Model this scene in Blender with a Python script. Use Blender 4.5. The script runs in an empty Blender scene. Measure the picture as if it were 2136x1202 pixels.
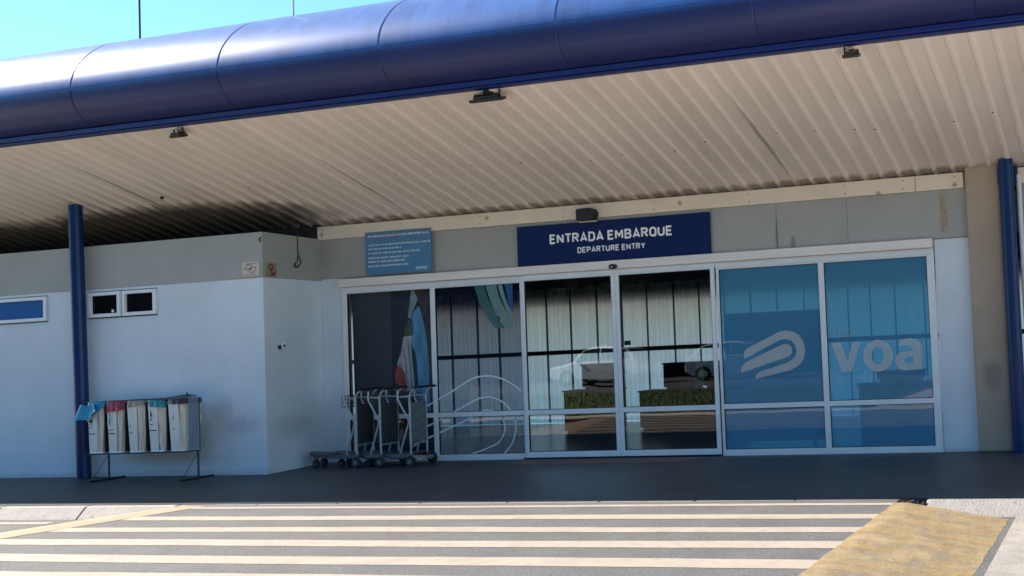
import bpy, bmesh, math, random
from mathutils import Vector, Matrix
from mathutils.geometry import tessellate_polygon
from math import radians as RAD, sin, cos, pi
random.seed(7)
SC = bpy.context.scene
COL = SC.collection

# ---------------------------------------------------------------- camera
cam_d = bpy.data.cameras.new('camera'); cam = bpy.data.objects.new('camera', cam_d); COL.objects.link(cam)
cam.location = (10.184, -12.341, 1.391)
cam.rotation_euler = (1.614451, 0.046849, 0.269328)
cam_d.sensor_width = 36; cam_d.sensor_fit = 'HORIZONTAL'
cam_d.lens = 38.1075; cam_d.shift_x = -0.31492; cam_d.shift_y = 0.0
cam_d.clip_start = 0.1; cam_d.clip_end = 2000
SC.camera = cam
# ---------------------------------------------------------------- sky, sun, exposure
SUN_DIR = Vector((-0.83, 0.026, 0.55)).normalized()
W = bpy.data.worlds.new('World'); SC.world = W; W.use_nodes = True
nt = W.node_tree
sky = nt.nodes.new('ShaderNodeTexSky'); sky.sky_type = 'NISHITA'; sky.sun_disc = False
sky.sun_elevation = math.asin(SUN_DIR.z); sky.sun_rotation = math.atan2(SUN_DIR.x, SUN_DIR.y)
sky.air_density = 1.0; sky.dust_density = 0.0; sky.ozone_density = 1.5
bg = nt.nodes['Background']; bg.inputs['Strength'].default_value = 0.085
tint = nt.nodes.new('ShaderNodeMix'); tint.data_type = 'RGBA'; tint.blend_type = 'MULTIPLY'; tint.inputs[0].default_value = 1.0
tint.inputs[7].default_value = (0.56, 0.82, 0.93, 1)      # clear tropical sky: a little less red than the model gives
nt.links.new(sky.outputs[0], tint.inputs[6]); nt.links.new(tint.outputs[2], bg.inputs[0])
sl = bpy.data.lights.new('sun', 'SUN'); sl.energy = 5.0; sl.angle = RAD(0.5); sl.color = (1.0, 0.915, 0.80)
so = bpy.data.objects.new('sun', sl); COL.objects.link(so)
so.rotation_euler = SUN_DIR.to_track_quat('Z', 'Y').to_euler()
SC.view_settings.view_transform = 'Standard'; SC.view_settings.look = 'None'
SC.view_settings.exposure = 1.7; SC.view_settings.gamma = 1.0
SC.view_settings.use_curve_mapping = False
SC.cycles.max_bounces = 10; SC.cycles.diffuse_bounces = 6; SC.cycles.transparent_max_bounces = 16

# ---------------------------------------------------------------- helpers
def tag(o, label=None, cat=None, group=None, kind=None):
    if label: o['label'] = label
    if cat: o['category'] = cat
    if group: o['group'] = group
    if kind: o['kind'] = kind
    return o
def empty(name, loc=(0, 0, 0), rz=0):
    o = bpy.data.objects.new(name, None); COL.objects.link(o); o.location = loc; o.rotation_euler = (0, 0, rz)
    o.empty_display_size = 0.1
    return o
def copy_tree(o, parent=None):
    c = o.copy(); COL.objects.link(c)
    if parent: c.parent = parent
    for ch in list(o.children): copy_tree(ch, c)
    return c

class MB:
    """collects shapes for one mesh"""
    def __init__(s): s.v = []; s.f = []; s.m = []; s.sm = []; s.mi = 0; s.smooth = False
    def _add(s, vs, fs):
        b = len(s.v); s.v += [tuple(v) for v in vs]
        for f in fs: s.f.append([b + i for i in f]); s.m.append(s.mi); s.sm.append(s.smooth)
    def box(s, x0, x1, y0, y1, z0, z1):
        s._add([(x, y, z) for z in (z0, z1) for y in (y0, y1) for x in (x0, x1)],
               [(0, 2, 3, 1), (4, 5, 7, 6), (0, 1, 5, 4), (2, 6, 7, 3), (0, 4, 6, 2), (1, 3, 7, 5)]); return s
    def obox(s, M, a, b, c):
        s._add([M @ Vector((x * a / 2, y * b / 2, z * c / 2)) for z in (-1, 1) for y in (-1, 1) for x in (-1, 1)],
               [(0, 2, 3, 1), (4, 5, 7, 6), (0, 1, 5, 4), (2, 6, 7, 3), (0, 4, 6, 2), (1, 3, 7, 5)]); return s
    def face(s, pts): s._add(pts, [tuple(range(len(pts)))]); return s
    def tube(s, pts, r, n=10, caps=True, closed=False):
        pts = [Vector(p) for p in pts]; sm, s.smooth = s.smooth, True
        rr = r if isinstance(r, (list, tuple)) else [r] * len(pts)
        N = len(pts); rings = []; up = None
        for i, p in enumerate(pts):
            a = pts[(i - 1) % N] if (closed or i > 0) else p; b = pts[(i + 1) % N] if (closed or i < N - 1) else p
            d = (b - a).normalized()
            if up is None:
                up = Vector((0, 0, 1)) if abs(d.z) < 0.9 else Vector((0, 1, 0))
            u = (up - d * up.dot(d)).normalized(); w = d.cross(u); up = u
            rings.append([p + (u * cos(2 * pi * k / n) + w * sin(2 * pi * k / n)) * rr[i] for k in range(n)])
        vs = [v for r_ in rings for v in r_]; fs = []
        for i in range(N if closed else N - 1):
            j = (i + 1) % N
            for k in range(n): fs.append((i * n + k, i * n + (k + 1) % n, j * n + (k + 1) % n, j * n + k))
        s._add(vs, fs); s.smooth = False
        if caps and not closed:
            s._add(rings[0], [tuple(reversed(range(n)))]); s._add(rings[-1], [tuple(range(n))])
        s.smooth = sm; return s
    def cyl(s, p0, p1, r, n=16): return s.tube([p0, p1], r, n)
    def poly(s, loops, M, th=0.0):
        """flat polygon with holes; loops of (a, b) in the plane of M's x/y, thickness th along M's z"""
        L = [[Vector((a, b, 0)) for a, b in lp] for lp in loops]
        tris = tessellate_polygon(L); flat = [v for lp in L for v in lp]
        top = [M @ (v + Vector((0, 0, th))) for v in flat]
        s._add(top, [tuple(t) for t in tris])
        if th:
            bot = [M @ v for v in flat]; o = 0
            for lp in L:
                n = len(lp)
                for k in range(n):
                    a, b = o + k, o + (k + 1) % n
                    s._add([bot[a], bot[b], top[b], top[a]], [(0, 1, 2, 3)])
                o += n
        return s
    def ribbon(s, pts, w, M, off=0.0, th=0.0):
        P = [Vector((a, b)) for a, b in pts]; n = len(P); L = []; Rr = []
        for i in range(n):
            d0 = (P[i] - P[i - 1]).normalized() if i else (P[1] - P[0]).normalized()
            d1 = (P[i + 1] - P[i]).normalized() if i < n - 1 else d0
            t = (d0 + d1); t = t.normalized() if t.length > 1e-4 else d0
            nn = Vector((-t.y, t.x)); k = 1 / max(0.5, nn.dot(Vector((-d0.y, d0.x))))
            ww = w[i] if isinstance(w, list) else w
            L.append(P[i] + nn * ww / 2 * k); Rr.append(P[i] - nn * ww / 2 * k)
        vs = [M @ Vector((q.x, q.y, off)) for q in L + Rr]
        s._add(vs, [(i, n + i, n + i + 1, i + 1) for i in range(n - 1)]); return s
    def build(s, name, mat, parent=None, bevel=0, kind=None):
        me = bpy.data.meshes.new(name); me.from_pydata(s.v, [], s.f)
        for m in (mat if isinstance(mat, (list, tuple)) else [mat]): me.materials.append(m)
        me.polygons.foreach_set('material_index', s.m); me.polygons.foreach_set('use_smooth', s.sm)
        bm = bmesh.new(); bm.from_mesh(me); bmesh.ops.remove_doubles(bm, verts=bm.verts, dist=1e-5) if s.weld else None
        bmesh.ops.recalc_face_normals(bm, faces=bm.faces) if s.fix else None
        bm.to_mesh(me); bm.free(); me.update()
        o = bpy.data.objects.new(name, me); COL.objects.link(o)
        if parent: o.parent = parent
        if bevel:
            b = o.modifiers.new('bevel', 'BEVEL'); b.width = bevel; b.segments = 2; b.limit_method = 'ANGLE'; b.angle_limit = RAD(40)
        if kind: o['kind'] = kind
        return o
    weld = False; fix = True

def frame_M(ox, oy, oz, ax=(1, 0, 0), ay=(0, 0, 1)):
    ax = Vector(ax).normalized(); ay = Vector(ay).normalized(); az = ax.cross(ay)
    return Matrix.Translation((ox, oy, oz)) @ Matrix((ax, ay, az)).transposed().to_4x4()
# facade frame: local (x, z) -> world, normal towards -y
def FM(y): return frame_M(0, y, 0)

# ---------------------------------------------------------------- materials
def mat(name, col, rough=0.6, metal=0.0, var=0.12, vs=3.0, bump=0.0, bs=60.0, spec=0.5, coat=0.0, stretch=(1, 1, 1), col2=None, trans=None):
    m = bpy.data.materials.new(name); m.use_nodes = True; n = m.node_tree.nodes; l = m.node_tree.links
    b = n['Principled BSDF']; b.inputs['Roughness'].default_value = rough; b.inputs['Metallic'].default_value = metal
    b.inputs['Specular IOR Level'].default_value = spec; b.inputs['Coat Weight'].default_value = coat
    tc = n.new('ShaderNodeTexCoord'); mp = n.new('ShaderNodeMapping'); mp.inputs['Scale'].default_value = stretch
    l.new(tc.outputs['Object'], mp.inputs[0])
    no = n.new('ShaderNodeTexNoise'); no.inputs['Scale'].default_value = vs; no.inputs['Detail'].default_value = 6; no.inputs['Roughness'].default_value = 0.62
    l.new(mp.outputs[0], no.inputs['Vector'])
    mx = n.new('ShaderNodeMix'); mx.data_type = 'RGBA'
    c2 = col2 or tuple(c * (1 - var * 1.6) for c in col)
    c1 = tuple(min(1, c * (1 + var * 0.6)) for c in col) if not col2 else col
    mx.inputs[6].default_value = (*c2, 1); mx.inputs[7].default_value = (*c1, 1)
    rp = n.new('ShaderNodeValToRGB'); rp.color_ramp.elements[0].position = 0.33; rp.color_ramp.elements[1].position = 0.67
    l.new(no.outputs['Fac'], rp.inputs[0]); l.new(rp.outputs[0], mx.inputs[0]); l.new(mx.outputs[2], b.inputs['Base Color'])
    if bump:
        nb = n.new('ShaderNodeTexNoise'); nb.inputs['Scale'].default_value = bs; nb.inputs['Detail'].default_value = 4
        l.new(mp.outputs[0], nb.inputs['Vector'])
        bp = n.new('ShaderNodeBump'); bp.inputs['Strength'].default_value = bump; bp.inputs['Distance'].default_value = 0.01
        l.new(nb.outputs['Fac'], bp.inputs['Height']); l.new(bp.outputs[0], b.inputs['Normal'])
    m['mix'] = mx.name
    return m
def nodes(m): return m.node_tree.nodes, m.node_tree.links, m.node_tree.nodes['Principled BSDF']

def stain_or_shade(m, col, spots, thr=0.5, nscale=9, stretch=(1, 1, 1), strength=0.8):
    """dirt and painted shade patches at fixed places: spots = (centre, radii)"""
    n, l, b = nodes(m); src = b.inputs['Base Color'].links[0].from_socket
    tc = n.new('ShaderNodeTexCoord'); acc = None
    for c, r in spots:
        mp = n.new('ShaderNodeMapping'); mp.vector_type = 'POINT'
        mp.inputs['Scale'].default_value = tuple(1 / x for x in r); mp.inputs['Location'].default_value = tuple(-a / x for a, x in zip(c, r))
        l.new(tc.outputs['Object'], mp.inputs[0])
        ln = n.new('ShaderNodeVectorMath'); ln.operation = 'LENGTH'; l.new(mp.outputs[0], ln.inputs[0])
        sb = n.new('ShaderNodeMath'); sb.operation = 'SUBTRACT'; sb.use_clamp = True; sb.inputs[0].default_value = 1.0; l.new(ln.outputs['Value'], sb.inputs[1])
        if acc is None: acc = sb.outputs[0]
        else:
            a = n.new('ShaderNodeMath'); a.operation = 'MAXIMUM'; l.new(acc, a.inputs[0]); l.new(sb.outputs[0], a.inputs[1]); acc = a.outputs[0]
    mp = n.new('ShaderNodeMapping'); mp.inputs['Scale'].default_value = stretch; l.new(tc.outputs['Object'], mp.inputs[0])
    no = n.new('ShaderNodeTexNoise'); no.inputs['Scale'].default_value = nscale; no.inputs['Detail'].default_value = 7; no.inputs['Roughness'].default_value = 0.7
    l.new(mp.outputs[0], no.inputs['Vector'])
    ad = n.new('ShaderNodeMath'); ad.operation = 'ADD'; l.new(acc, ad.inputs[0]); l.new(no.outputs['Fac'], ad.inputs[1])
    mr = n.new('ShaderNodeMapRange'); mr.inputs[1].default_value = 0.5 + thr; mr.inputs[2].default_value = 0.95 + thr; mr.inputs[4].default_value = strength
    l.new(ad.outputs[0], mr.inputs[0])
    gt = n.new('ShaderNodeMath'); gt.operation = 'MULTIPLY'; gt.use_clamp = True; gt.inputs[1].default_value = 12; l.new(acc, gt.inputs[0])
    g2 = n.new('ShaderNodeMath'); g2.operation = 'MULTIPLY'; l.new(mr.outputs[0], g2.inputs[0]); l.new(gt.outputs[0], g2.inputs[1])
    mx = n.new('ShaderNodeMix'); mx.data_type = 'RGBA'; mx.inputs[7].default_value = (*col, 1)
    l.new(g2.outputs[0], mx.inputs[0]); l.new(src, mx.inputs[6]); l.new(mx.outputs[2], b.inputs['Base Color'])

def speckle(m, scale, col, lo, hi):
    n, l, b = nodes(m); src = b.inputs['Base Color'].links[0].from_socket
    tc = n.new('ShaderNodeTexCoord'); no = n.new('ShaderNodeTexNoise'); no.inputs['Scale'].default_value = scale; no.inputs['Detail'].default_value = 3
    l.new(tc.outputs['Object'], no.inputs['Vector'])
    mr = n.new('ShaderNodeMapRange'); mr.inputs[1].default_value = lo; mr.inputs[2].default_value = hi; l.new(no.outputs['Fac'], mr.inputs[0])
    mx = n.new('ShaderNodeMix'); mx.data_type = 'RGBA'; mx.inputs[7].default_value = (*col, 1)
    l.new(mr.outputs[0], mx.inputs[0]); l.new(src, mx.inputs[6]); l.new(mx.outputs[2], b.inputs['Base Color'])

def glass(name, tint, ior=1.9, rough=0.0, film=None, ffac=0.0, wav=0.009):
    m = bpy.data.materials.new(name); m.use_nodes = True; n = m.node_tree.nodes; l = m.node_tree.links
    n.remove(n['Principled BSDF']); out = n['Material Output']
    tr = n.new('ShaderNodeBsdfTransparent'); tr.inputs[0].default_value = (*tint, 1)
    gl = n.new('ShaderNodeBsdfGlossy'); gl.inputs['Roughness'].default_value = rough; gl.inputs[0].default_value = (1, 1, 1, 1)
    fr = n.new('ShaderNodeFresnel'); fr.inputs[0].default_value = ior
    tc = n.new('ShaderNodeTexCoord'); no = n.new('ShaderNodeTexNoise'); no.inputs['Scale'].default_value = 1.7; no.inputs['Detail'].default_value = 1
    l.new(tc.outputs['Object'], no.inputs['Vector'])
    bp = n.new('ShaderNodeBump'); bp.inputs['Strength'].default_value = wav; bp.inputs['Distance'].default_value = 0.1
    l.new(no.outputs['Fac'], bp.inputs['Height']); l.new(bp.outputs[0], gl.inputs['Normal'])
    src = tr.outputs[0]
    if film:
        d = n.new('ShaderNodeBsdfDiffuse'); d.inputs[0].default_value = (*film, 1)
        m2 = n.new('ShaderNodeMixShader'); m2.inputs[0].default_value = ffac
        l.new(tr.outputs[0], m2.inputs[1]); l.new(d.outputs[0], m2.inputs[2]); src = m2.outputs[0]
    mx = n.new('ShaderNodeMixShader'); l.new(fr.outputs[0], mx.inputs[0]); l.new(src, mx.inputs[1]); l.new(gl.outputs[0], mx.inputs[2])
    l.new(mx.outputs[0], out.inputs[0]); return m

M = {}
M['wall'] = mat('light_blue_paint', (0.69, 0.735, 0.79), 0.75, var=0.06, vs=0.9, bump=0.12, bs=90)
stain_or_shade(M['wall'], (0.16, 0.17, 0.19), [((-0.75, -1.2, 0.62), (0.75, 0.5, 0.22)), ((-0.33, -0.7, 0.55), (0.4, 0.7, 0.28)), ((-0.9, -1.2, 0.75), (0.35, 0.4, 0.5))], thr=0.28, nscale=16, stretch=(1.6, 1.6, 0.35), strength=0.28)
stain_or_shade(M['wall'], (0.45, 0.46, 0.48), [((-2, -1.2, 0.0), (9, 0.5, 0.14)), ((8.2, 0, 0.0), (0.6, 0.5, 0.12))], thr=0.35, nscale=5, strength=0.6)
M['band'] = mat('grey_band_paint', (0.385, 0.38, 0.36), 0.7, var=0.06, vs=1.5, bump=0.1, bs=80)
stain_or_shade(M['band'], (0.12, 0.10, 0.09), [((6.12, 0, 2.62), (0.03, 0.3, 0.35)), ((6.32, 0, 2.5), (0.05, 0.3, 0.16))], thr=0.2, nscale=12, strength=0.6)
M['cream'] = mat('cream_painted_steel', (0.82, 0.69, 0.555), 0.55, var=0.05, vs=2.5, bump=0.06, bs=30)
stain_or_shade(M['cream'], (0.30, 0.20, 0.13), [((x, -0.03, z), (0.05, 0.1, 0.05)) for x, z in ((-0.35, 3.08), (2.2, 3.12), (4.9, 3.1), (7.4, 3.02), (8.3, 3.05))], thr=0.2, nscale=30, strength=0.7)
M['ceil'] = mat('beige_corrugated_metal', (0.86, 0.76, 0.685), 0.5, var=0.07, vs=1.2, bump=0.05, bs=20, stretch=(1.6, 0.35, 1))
stain_or_shade(M['ceil'], (0.13, 0.10, 0.085), [((x, -0.05, 3.19), (1.6, 0.17, 0.4)) for x in (0.5, 2, 3.5, 5, 6.5, 8)] + [((6.42, -1.3, 3.5), (0.035, 1.6, 1)), ((1.17, -1.0, 3.5), (0.02, 1.4, 1)), ((-1.98, -1.2, 3.5), (0.03, 1.9, 1))], thr=0.2, nscale=6, stretch=(3, 0.6, 1), strength=0.65)  # darker band along the beam, streaks running down the sheets
stain_or_shade(M['ceil'], (0.035, 0.028, 0.025), [((-2.6, -0.40, 3.3), (3.0, 0.72, 1.2)), ((-6.5, -0.40, 3.3), (4.0, 0.74, 1.2)), ((-1.2, -0.25, 3.3), (1.0, 0.45, 1.2))], thr=-0.10, nscale=4, stretch=(2.2, 0.5, 1), strength=0.88)  # shade over the left block painted into the ceiling colour
M['shade_dark'] = mat('dark_gap_shade', (0.03, 0.027, 0.025), 0.9)  # near-black fill standing for shade in the roof gaps
M['joint'] = mat('dark_joint_sealant', (0.02, 0.03, 0.07), 0.95, spec=0.05)
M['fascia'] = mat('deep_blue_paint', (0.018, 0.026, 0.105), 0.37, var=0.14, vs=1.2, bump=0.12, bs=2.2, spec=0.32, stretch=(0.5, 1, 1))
# sunlight painted in, plus a dusty top of the fascia: follows the upward normal
def sunlit_dusty(m, col, lo, hi, k):
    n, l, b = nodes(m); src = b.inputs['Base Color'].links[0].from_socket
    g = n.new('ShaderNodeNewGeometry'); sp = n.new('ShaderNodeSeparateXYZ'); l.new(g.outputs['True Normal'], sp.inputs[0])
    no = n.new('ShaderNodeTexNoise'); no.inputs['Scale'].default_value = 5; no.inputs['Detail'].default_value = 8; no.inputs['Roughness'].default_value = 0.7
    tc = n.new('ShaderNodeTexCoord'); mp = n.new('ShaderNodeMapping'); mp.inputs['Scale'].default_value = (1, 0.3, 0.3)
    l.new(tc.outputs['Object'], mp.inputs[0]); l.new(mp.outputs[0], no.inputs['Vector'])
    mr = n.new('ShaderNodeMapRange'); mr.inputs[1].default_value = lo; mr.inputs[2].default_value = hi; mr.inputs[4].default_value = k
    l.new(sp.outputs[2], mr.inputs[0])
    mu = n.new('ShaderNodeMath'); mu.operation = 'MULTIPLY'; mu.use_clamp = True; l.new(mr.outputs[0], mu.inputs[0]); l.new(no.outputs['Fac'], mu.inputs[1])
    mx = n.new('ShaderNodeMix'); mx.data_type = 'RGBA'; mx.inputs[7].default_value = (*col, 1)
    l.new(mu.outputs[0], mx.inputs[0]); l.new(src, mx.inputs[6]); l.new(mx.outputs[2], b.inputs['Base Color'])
sunlit_dusty(M['fascia'], (0.028, 0.115, 0.36), -0.06, 0.14, 1.8); sunlit_dusty(M['fascia'], (0.19, 0.20, 0.27), 0.45, 1.0, 1.0)
M['gutter'] = mat('blue_gutter_paint', (0.008, 0.016, 0.11), 0.35, var=0.05, spec=0.25, coat=0.0)
M['column'] = mat('blue_column_paint', (0.008, 0.030, 0.12), 0.28, var=0.08, vs=4, spec=0.25)
M['tan'] = mat('tan_render', (0.42, 0.33, 0.25), 0.8, var=0.06, vs=2, bump=0.15, bs=60)
stain_or_shade(M['tan'], (0.18, 0.16, 0.15), [((8.62, -0.2, 0.85), (0.2, 0.5, 0.3))], thr=0.25, nscale=6, strength=0.6)
M['alu'] = mat('white_aluminium', (0.80, 0.81, 0.83), 0.4, var=0.04, vs=5, coat=0.1)
M['alu_warm'] = mat('warm_white_aluminium', (0.84, 0.77, 0.71), 0.45, var=0.05, vs=3, stretch=(0.4, 1, 6))
M['pave'] = mat('dark_painted_pavement', (0.047, 0.050, 0.054), 0.5, var=0.25, vs=1.0, bump=0.12, bs=40)
speckle(M['pave'], 3, (0.062, 0.065, 0.07), 0.5, 0.8); speckle(M['pave'], 30, (0.09, 0.09, 0.09), 0.70, 0.78)
M['mat_strip'] = mat('brown_doormat', (0.17, 0.115, 0.11), 0.9, var=0.1, bump=0.3, bs=200)
M['asphalt'] = mat('worn_asphalt', (0.094, 0.094, 0.097), 0.85, var=0.14, vs=2.5, bump=0.6, bs=120)
speckle(M['asphalt'], 55, (0.035, 0.035, 0.038), 0.52, 0.66); speckle(M['asphalt'], 130, (0.16, 0.155, 0.15), 0.6, 0.72); speckle(M['asphalt'], 38, (0.17, 0.165, 0.16), 0.63, 0.75)
M['paint_white'] = mat('worn_white_road_paint', (0.335, 0.283, 0.228), 0.7, var=0.08, vs=3, bump=0.35, bs=110)
speckle(M['paint_white'], 45, (0.16, 0.14, 0.13), 0.60, 0.78); speckle(M['paint_white'], 110, (0.12, 0.11, 0.11), 0.63, 0.70); speckle(M['paint_white'], 9, (0.26, 0.215, 0.18), 0.52, 0.75)
M['paint_yellow'] = mat('worn_yellow_road_paint', (0.285, 0.19, 0.075), 0.8, var=0.1, vs=3.0, bump=0.7, bs=60, col2=(0.165, 0.125, 0.07), stretch=(0.45, 1.6, 1))
speckle(M['paint_yellow'], 4, (0.31, 0.235, 0.13), 0.45, 0.75); speckle(M['paint_yellow'], 60, (0.34, 0.27, 0.16), 0.55, 0.75); speckle(M['paint_yellow'], 90, (0.1, 0.09, 0.07), 0.60, 0.75); speckle(M['paint_yellow'], 7, (0.17, 0.15, 0.12), 0.55, 0.75)
M['peach'] = mat('faded_yellow_paint', (0.33, 0.225, 0.15), 0.8, var=0.08, vs=3, bump=0.3, bs=80)
M['bounce_ground'] = mat('pale_bounce_ground', (0.72, 0.63, 0.54), 0.9, var=0.1, vs=2)
M['concrete'] = mat('pale_concrete', (0.25, 0.23, 0.21), 0.85, var=0.14, vs=4, bump=0.5, bs=60)
speckle(M['concrete'], 24, (0.12, 0.11, 0.10), 0.66, 0.74)
M['white_kerb'] = mat('whitewashed_kerb', (0.29, 0.27, 0.245), 0.85, var=0.1, vs=6, bump=0.5, bs=50)
speckle(M['white_kerb'], 18, (0.20, 0.175, 0.155), 0.6, 0.7); speckle(M['white_kerb'], 50, (0.06, 0.05, 0.045), 0.7, 0.76)
M['soil'] = mat('dark_broken_soil', (0.05, 0.025, 0.02), 0.95, var=0.3, vs=30, bump=1.0, bs=80)
M['black'] = mat('black_plastic', (0.012, 0.012, 0.013), 0.45, var=0.1)
M['rubber'] = mat('black_rubber', (0.02, 0.02, 0.022), 0.7, var=0.1)
M['darksteel'] = mat('dark_steel', (0.05, 0.055, 0.06), 0.45, metal=0.6, var=0.1, vs=12)
M['zinc'] = mat('zinc_tube', (0.46, 0.47, 0.50), 0.4, metal=0.5, var=0.12, vs=18)
M['cart_deck'] = mat('grey_cart_deck', (0.10, 0.11, 0.125), 0.5, metal=0.3, var=0.15, vs=9)
M['cart_panel'] = mat('dark_cart_panel', (0.045, 0.05, 0.05), 0.45, var=0.1, vs=8)
M['sign_blue'] = mat('navy_sign_face', (0.008, 0.018, 0.10), 0.3, var=0.06, vs=1.2, spec=0.2)
M['sign_white'] = mat('white_lettering', (0.93, 0.93, 0.93), 0.5, var=0.02)
M['board_blue'] = mat('faded_blue_notice', (0.075, 0.22, 0.40), 0.35, var=0.06, vs=2.5)
M['board_band'] = mat('notice_header', (0.11, 0.19, 0.34), 0.35, var=0.05)
M['board_text'] = mat('notice_text', (0.62, 0.76, 0.85), 0.5, var=0.05)
M['plate'] = mat('cream_plate', (0.62, 0.53, 0.44), 0.5, var=0.06, vs=14)
M['plate_brown'] = mat('brown_plate', (0.36, 0.23, 0.15), 0.5, var=0.08, vs=14)
M['mark_red'] = mat('dark_red_mark', (0.20, 0.045, 0.03), 0.5)
M['mark_brown'] = mat('brown_mark', (0.06, 0.025, 0.015), 0.5)
M['rust'] = mat('rusty_strip', (0.40, 0.31, 0.24), 0.7, var=0.2, vs=20)
M['bag'] = mat('cream_raffia_bag', (0.86, 0.71, 0.54), 0.75, var=0.07, vs=5, bump=0.5, bs=14, stretch=(3, 3, 0.4))
M['bag_print'] = mat('grey_white_bag_print', (0.84, 0.75, 0.68), 0.6, var=0.05, vs=6, bump=0.2, bs=14, stretch=(3, 3, 0.5))
M['bag_ink'] = mat('black_bag_ink', (0.03, 0.03, 0.03), 0.6)
M['plastic_clear'] = glass('clear_plastic_side', (0.45, 0.55, 0.75), 1.4, 0.25, (0.30, 0.36, 0.50), 0.45)
def liner(name, c): return mat(name, c, 0.3, var=0.12, vs=8, bump=0.4, bs=12)
M['lin_blue'] = liner('blue_bin_liner', (0.03, 0.33, 0.55)); M['lin_red'] = liner('red_bin_liner', (0.40, 0.03, 0.08))
M['lin_tan'] = liner('tan_bin_liner', (0.36, 0.30, 0.23)); M['lin_teal'] = liner('teal_bin_liner', (0.01, 0.27, 0.30))
M['lin_dark'] = liner('dark_purple_liner', (0.05, 0.025, 0.045))
M['glass_door'] = glass('clear_door_glass', (0.80, 0.86, 0.86), 1.72)
M['mullion'] = mat('dark_grey_mullion', (0.09, 0.10, 0.10), 0.6)
M['glass_tint'] = glass('tinted_panel_glass', (0.36, 0.40, 0.47), 1.6, film=(0.03, 0.04, 0.08), ffac=0.25)
M['glass_blue'] = glass('blue_film_glass', (0.18, 0.52, 0.72), 1.5, film=(0.11, 0.36, 0.58), ffac=0.58)
M['glass_banner'] = glass('lightly_tinted_glass', (0.90, 0.92, 0.95), 1.45)
M['glass_dark'] = glass('dark_window_glass', (0.15, 0.15, 0.17), 1.45)
M['glass_winblue'] = mat('blue_filmed_glass', (0.035, 0.13, 0.36), 0.2, var=0.04, spec=0.15)
M['frost'] = glass('frosted_white_decal', (0.7, 0.75, 0.78), 1.3, film=(0.60, 0.64, 0.64), ffac=0.68)
M['frost_dark'] = glass('frosted_grey_decal', (0.7, 0.75, 0.78), 1.3, film=(0.42, 0.52, 0.58), ffac=0.6)
M['vinyl'] = mat('white_vinyl_line', (0.78, 0.78, 0.80), 0.5, var=0.05)
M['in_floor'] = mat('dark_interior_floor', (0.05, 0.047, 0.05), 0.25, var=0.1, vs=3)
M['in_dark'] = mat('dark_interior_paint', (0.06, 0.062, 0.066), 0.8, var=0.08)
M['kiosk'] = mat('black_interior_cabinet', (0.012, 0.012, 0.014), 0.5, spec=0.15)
M['pane_black'] = mat('black_pane', (0.006, 0.006, 0.008), 0.15, spec=0.12)
M['desk_blue'] = mat('navy_desk_laminate', (0.03, 0.06, 0.13), 0.4)
def translucent(name, col):
    m = bpy.data.materials.new(name); m.use_nodes = True; n = m.node_tree.nodes; l = m.node_tree.links
    n.remove(n['Principled BSDF'])
    t = n.new('ShaderNodeBsdfTranslucent'); d = n.new('ShaderNodeBsdfDiffuse'); t.inputs[0].default_value = (*col, 1); d.inputs[0].default_value = (*[c * 0.7 for c in col], 1)
    tc = n.new('ShaderNodeTexCoord'); mp = n.new('ShaderNodeMapping'); mp.inputs['Scale'].default_value = (7, 1, 0.35); l.new(tc.outputs['Object'], mp.inputs[0])
    no = n.new('ShaderNodeTexNoise'); no.inputs['Scale'].default_value = 2.0; no.inputs['Detail'].default_value = 5; l.new(mp.outputs[0], no.inputs['Vector'])
    mr = n.new('ShaderNodeMapRange'); mr.inputs[1].default_value = 0.3; mr.inputs[2].default_value = 0.7; mr.inputs[3].default_value = 0.8; l.new(no.outputs['Fac'], mr.inputs[0])
    mu = n.new('ShaderNodeMix'); mu.data_type = 'RGBA'; mu.blend_type = 'MULTIPLY'; mu.inputs[0].default_value = 1; mu.inputs[6].default_value = (*col, 1)
    l.new(mr.outputs[0], mu.inputs[7]); l.new(mu.outputs[2], t.inputs[0])
    mx = n.new('ShaderNodeMixShader'); mx.inputs[0].default_value = 0.12; l.new(t.outputs[0], mx.inputs[1]); l.new(d.outputs[0], mx.inputs[2]); l.new(mx.outputs[0], n['Material Output'].inputs[0])
    return m
M['slats'] = translucent('frosted_corrugated_panels', (0.90, 0.94, 0.93))
M['grass'] = mat('green_lawn', (0.10, 0.15, 0.04), 0.9, var=0.3, vs=6, bump=0.8, bs=60)
M['ground'] = mat('dry_ground', (0.55, 0.48, 0.40), 0.95, var=0.2, vs=1.0, bump=0.5, bs=30)
M['leaf'] = mat('dark_green_leaves', (0.014, 0.020, 0.010), 0.95, var=0.4, vs=1.2, spec=0.02)
M['bark'] = mat('pale_grey_bark', (0.26, 0.23, 0.19), 0.9, var=0.2, vs=8, bump=0.6, bs=30)
M['car_white'] = mat('white_car_paint', (0.75, 0.76, 0.78), 0.25, var=0.02, coat=0.8)
M['car_black'] = mat('black_car_paint', (0.012, 0.013, 0.016), 0.25, var=0.02, coat=0.8)
M['car_glass'] = mat('car_glass', (0.015, 0.018, 0.02), 0.08, var=0.02)
M['chrome'] = mat('bright_metal', (0.6, 0.6, 0.62), 0.2, metal=1.0)
M['lens'] = mat('lamp_lens', (0.6, 0.6, 0.58), 0.15, coat=0.5)
M['lens_red'] = mat('red_lamp_lens', (0.35, 0.02, 0.02), 0.15, coat=0.5)
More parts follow.
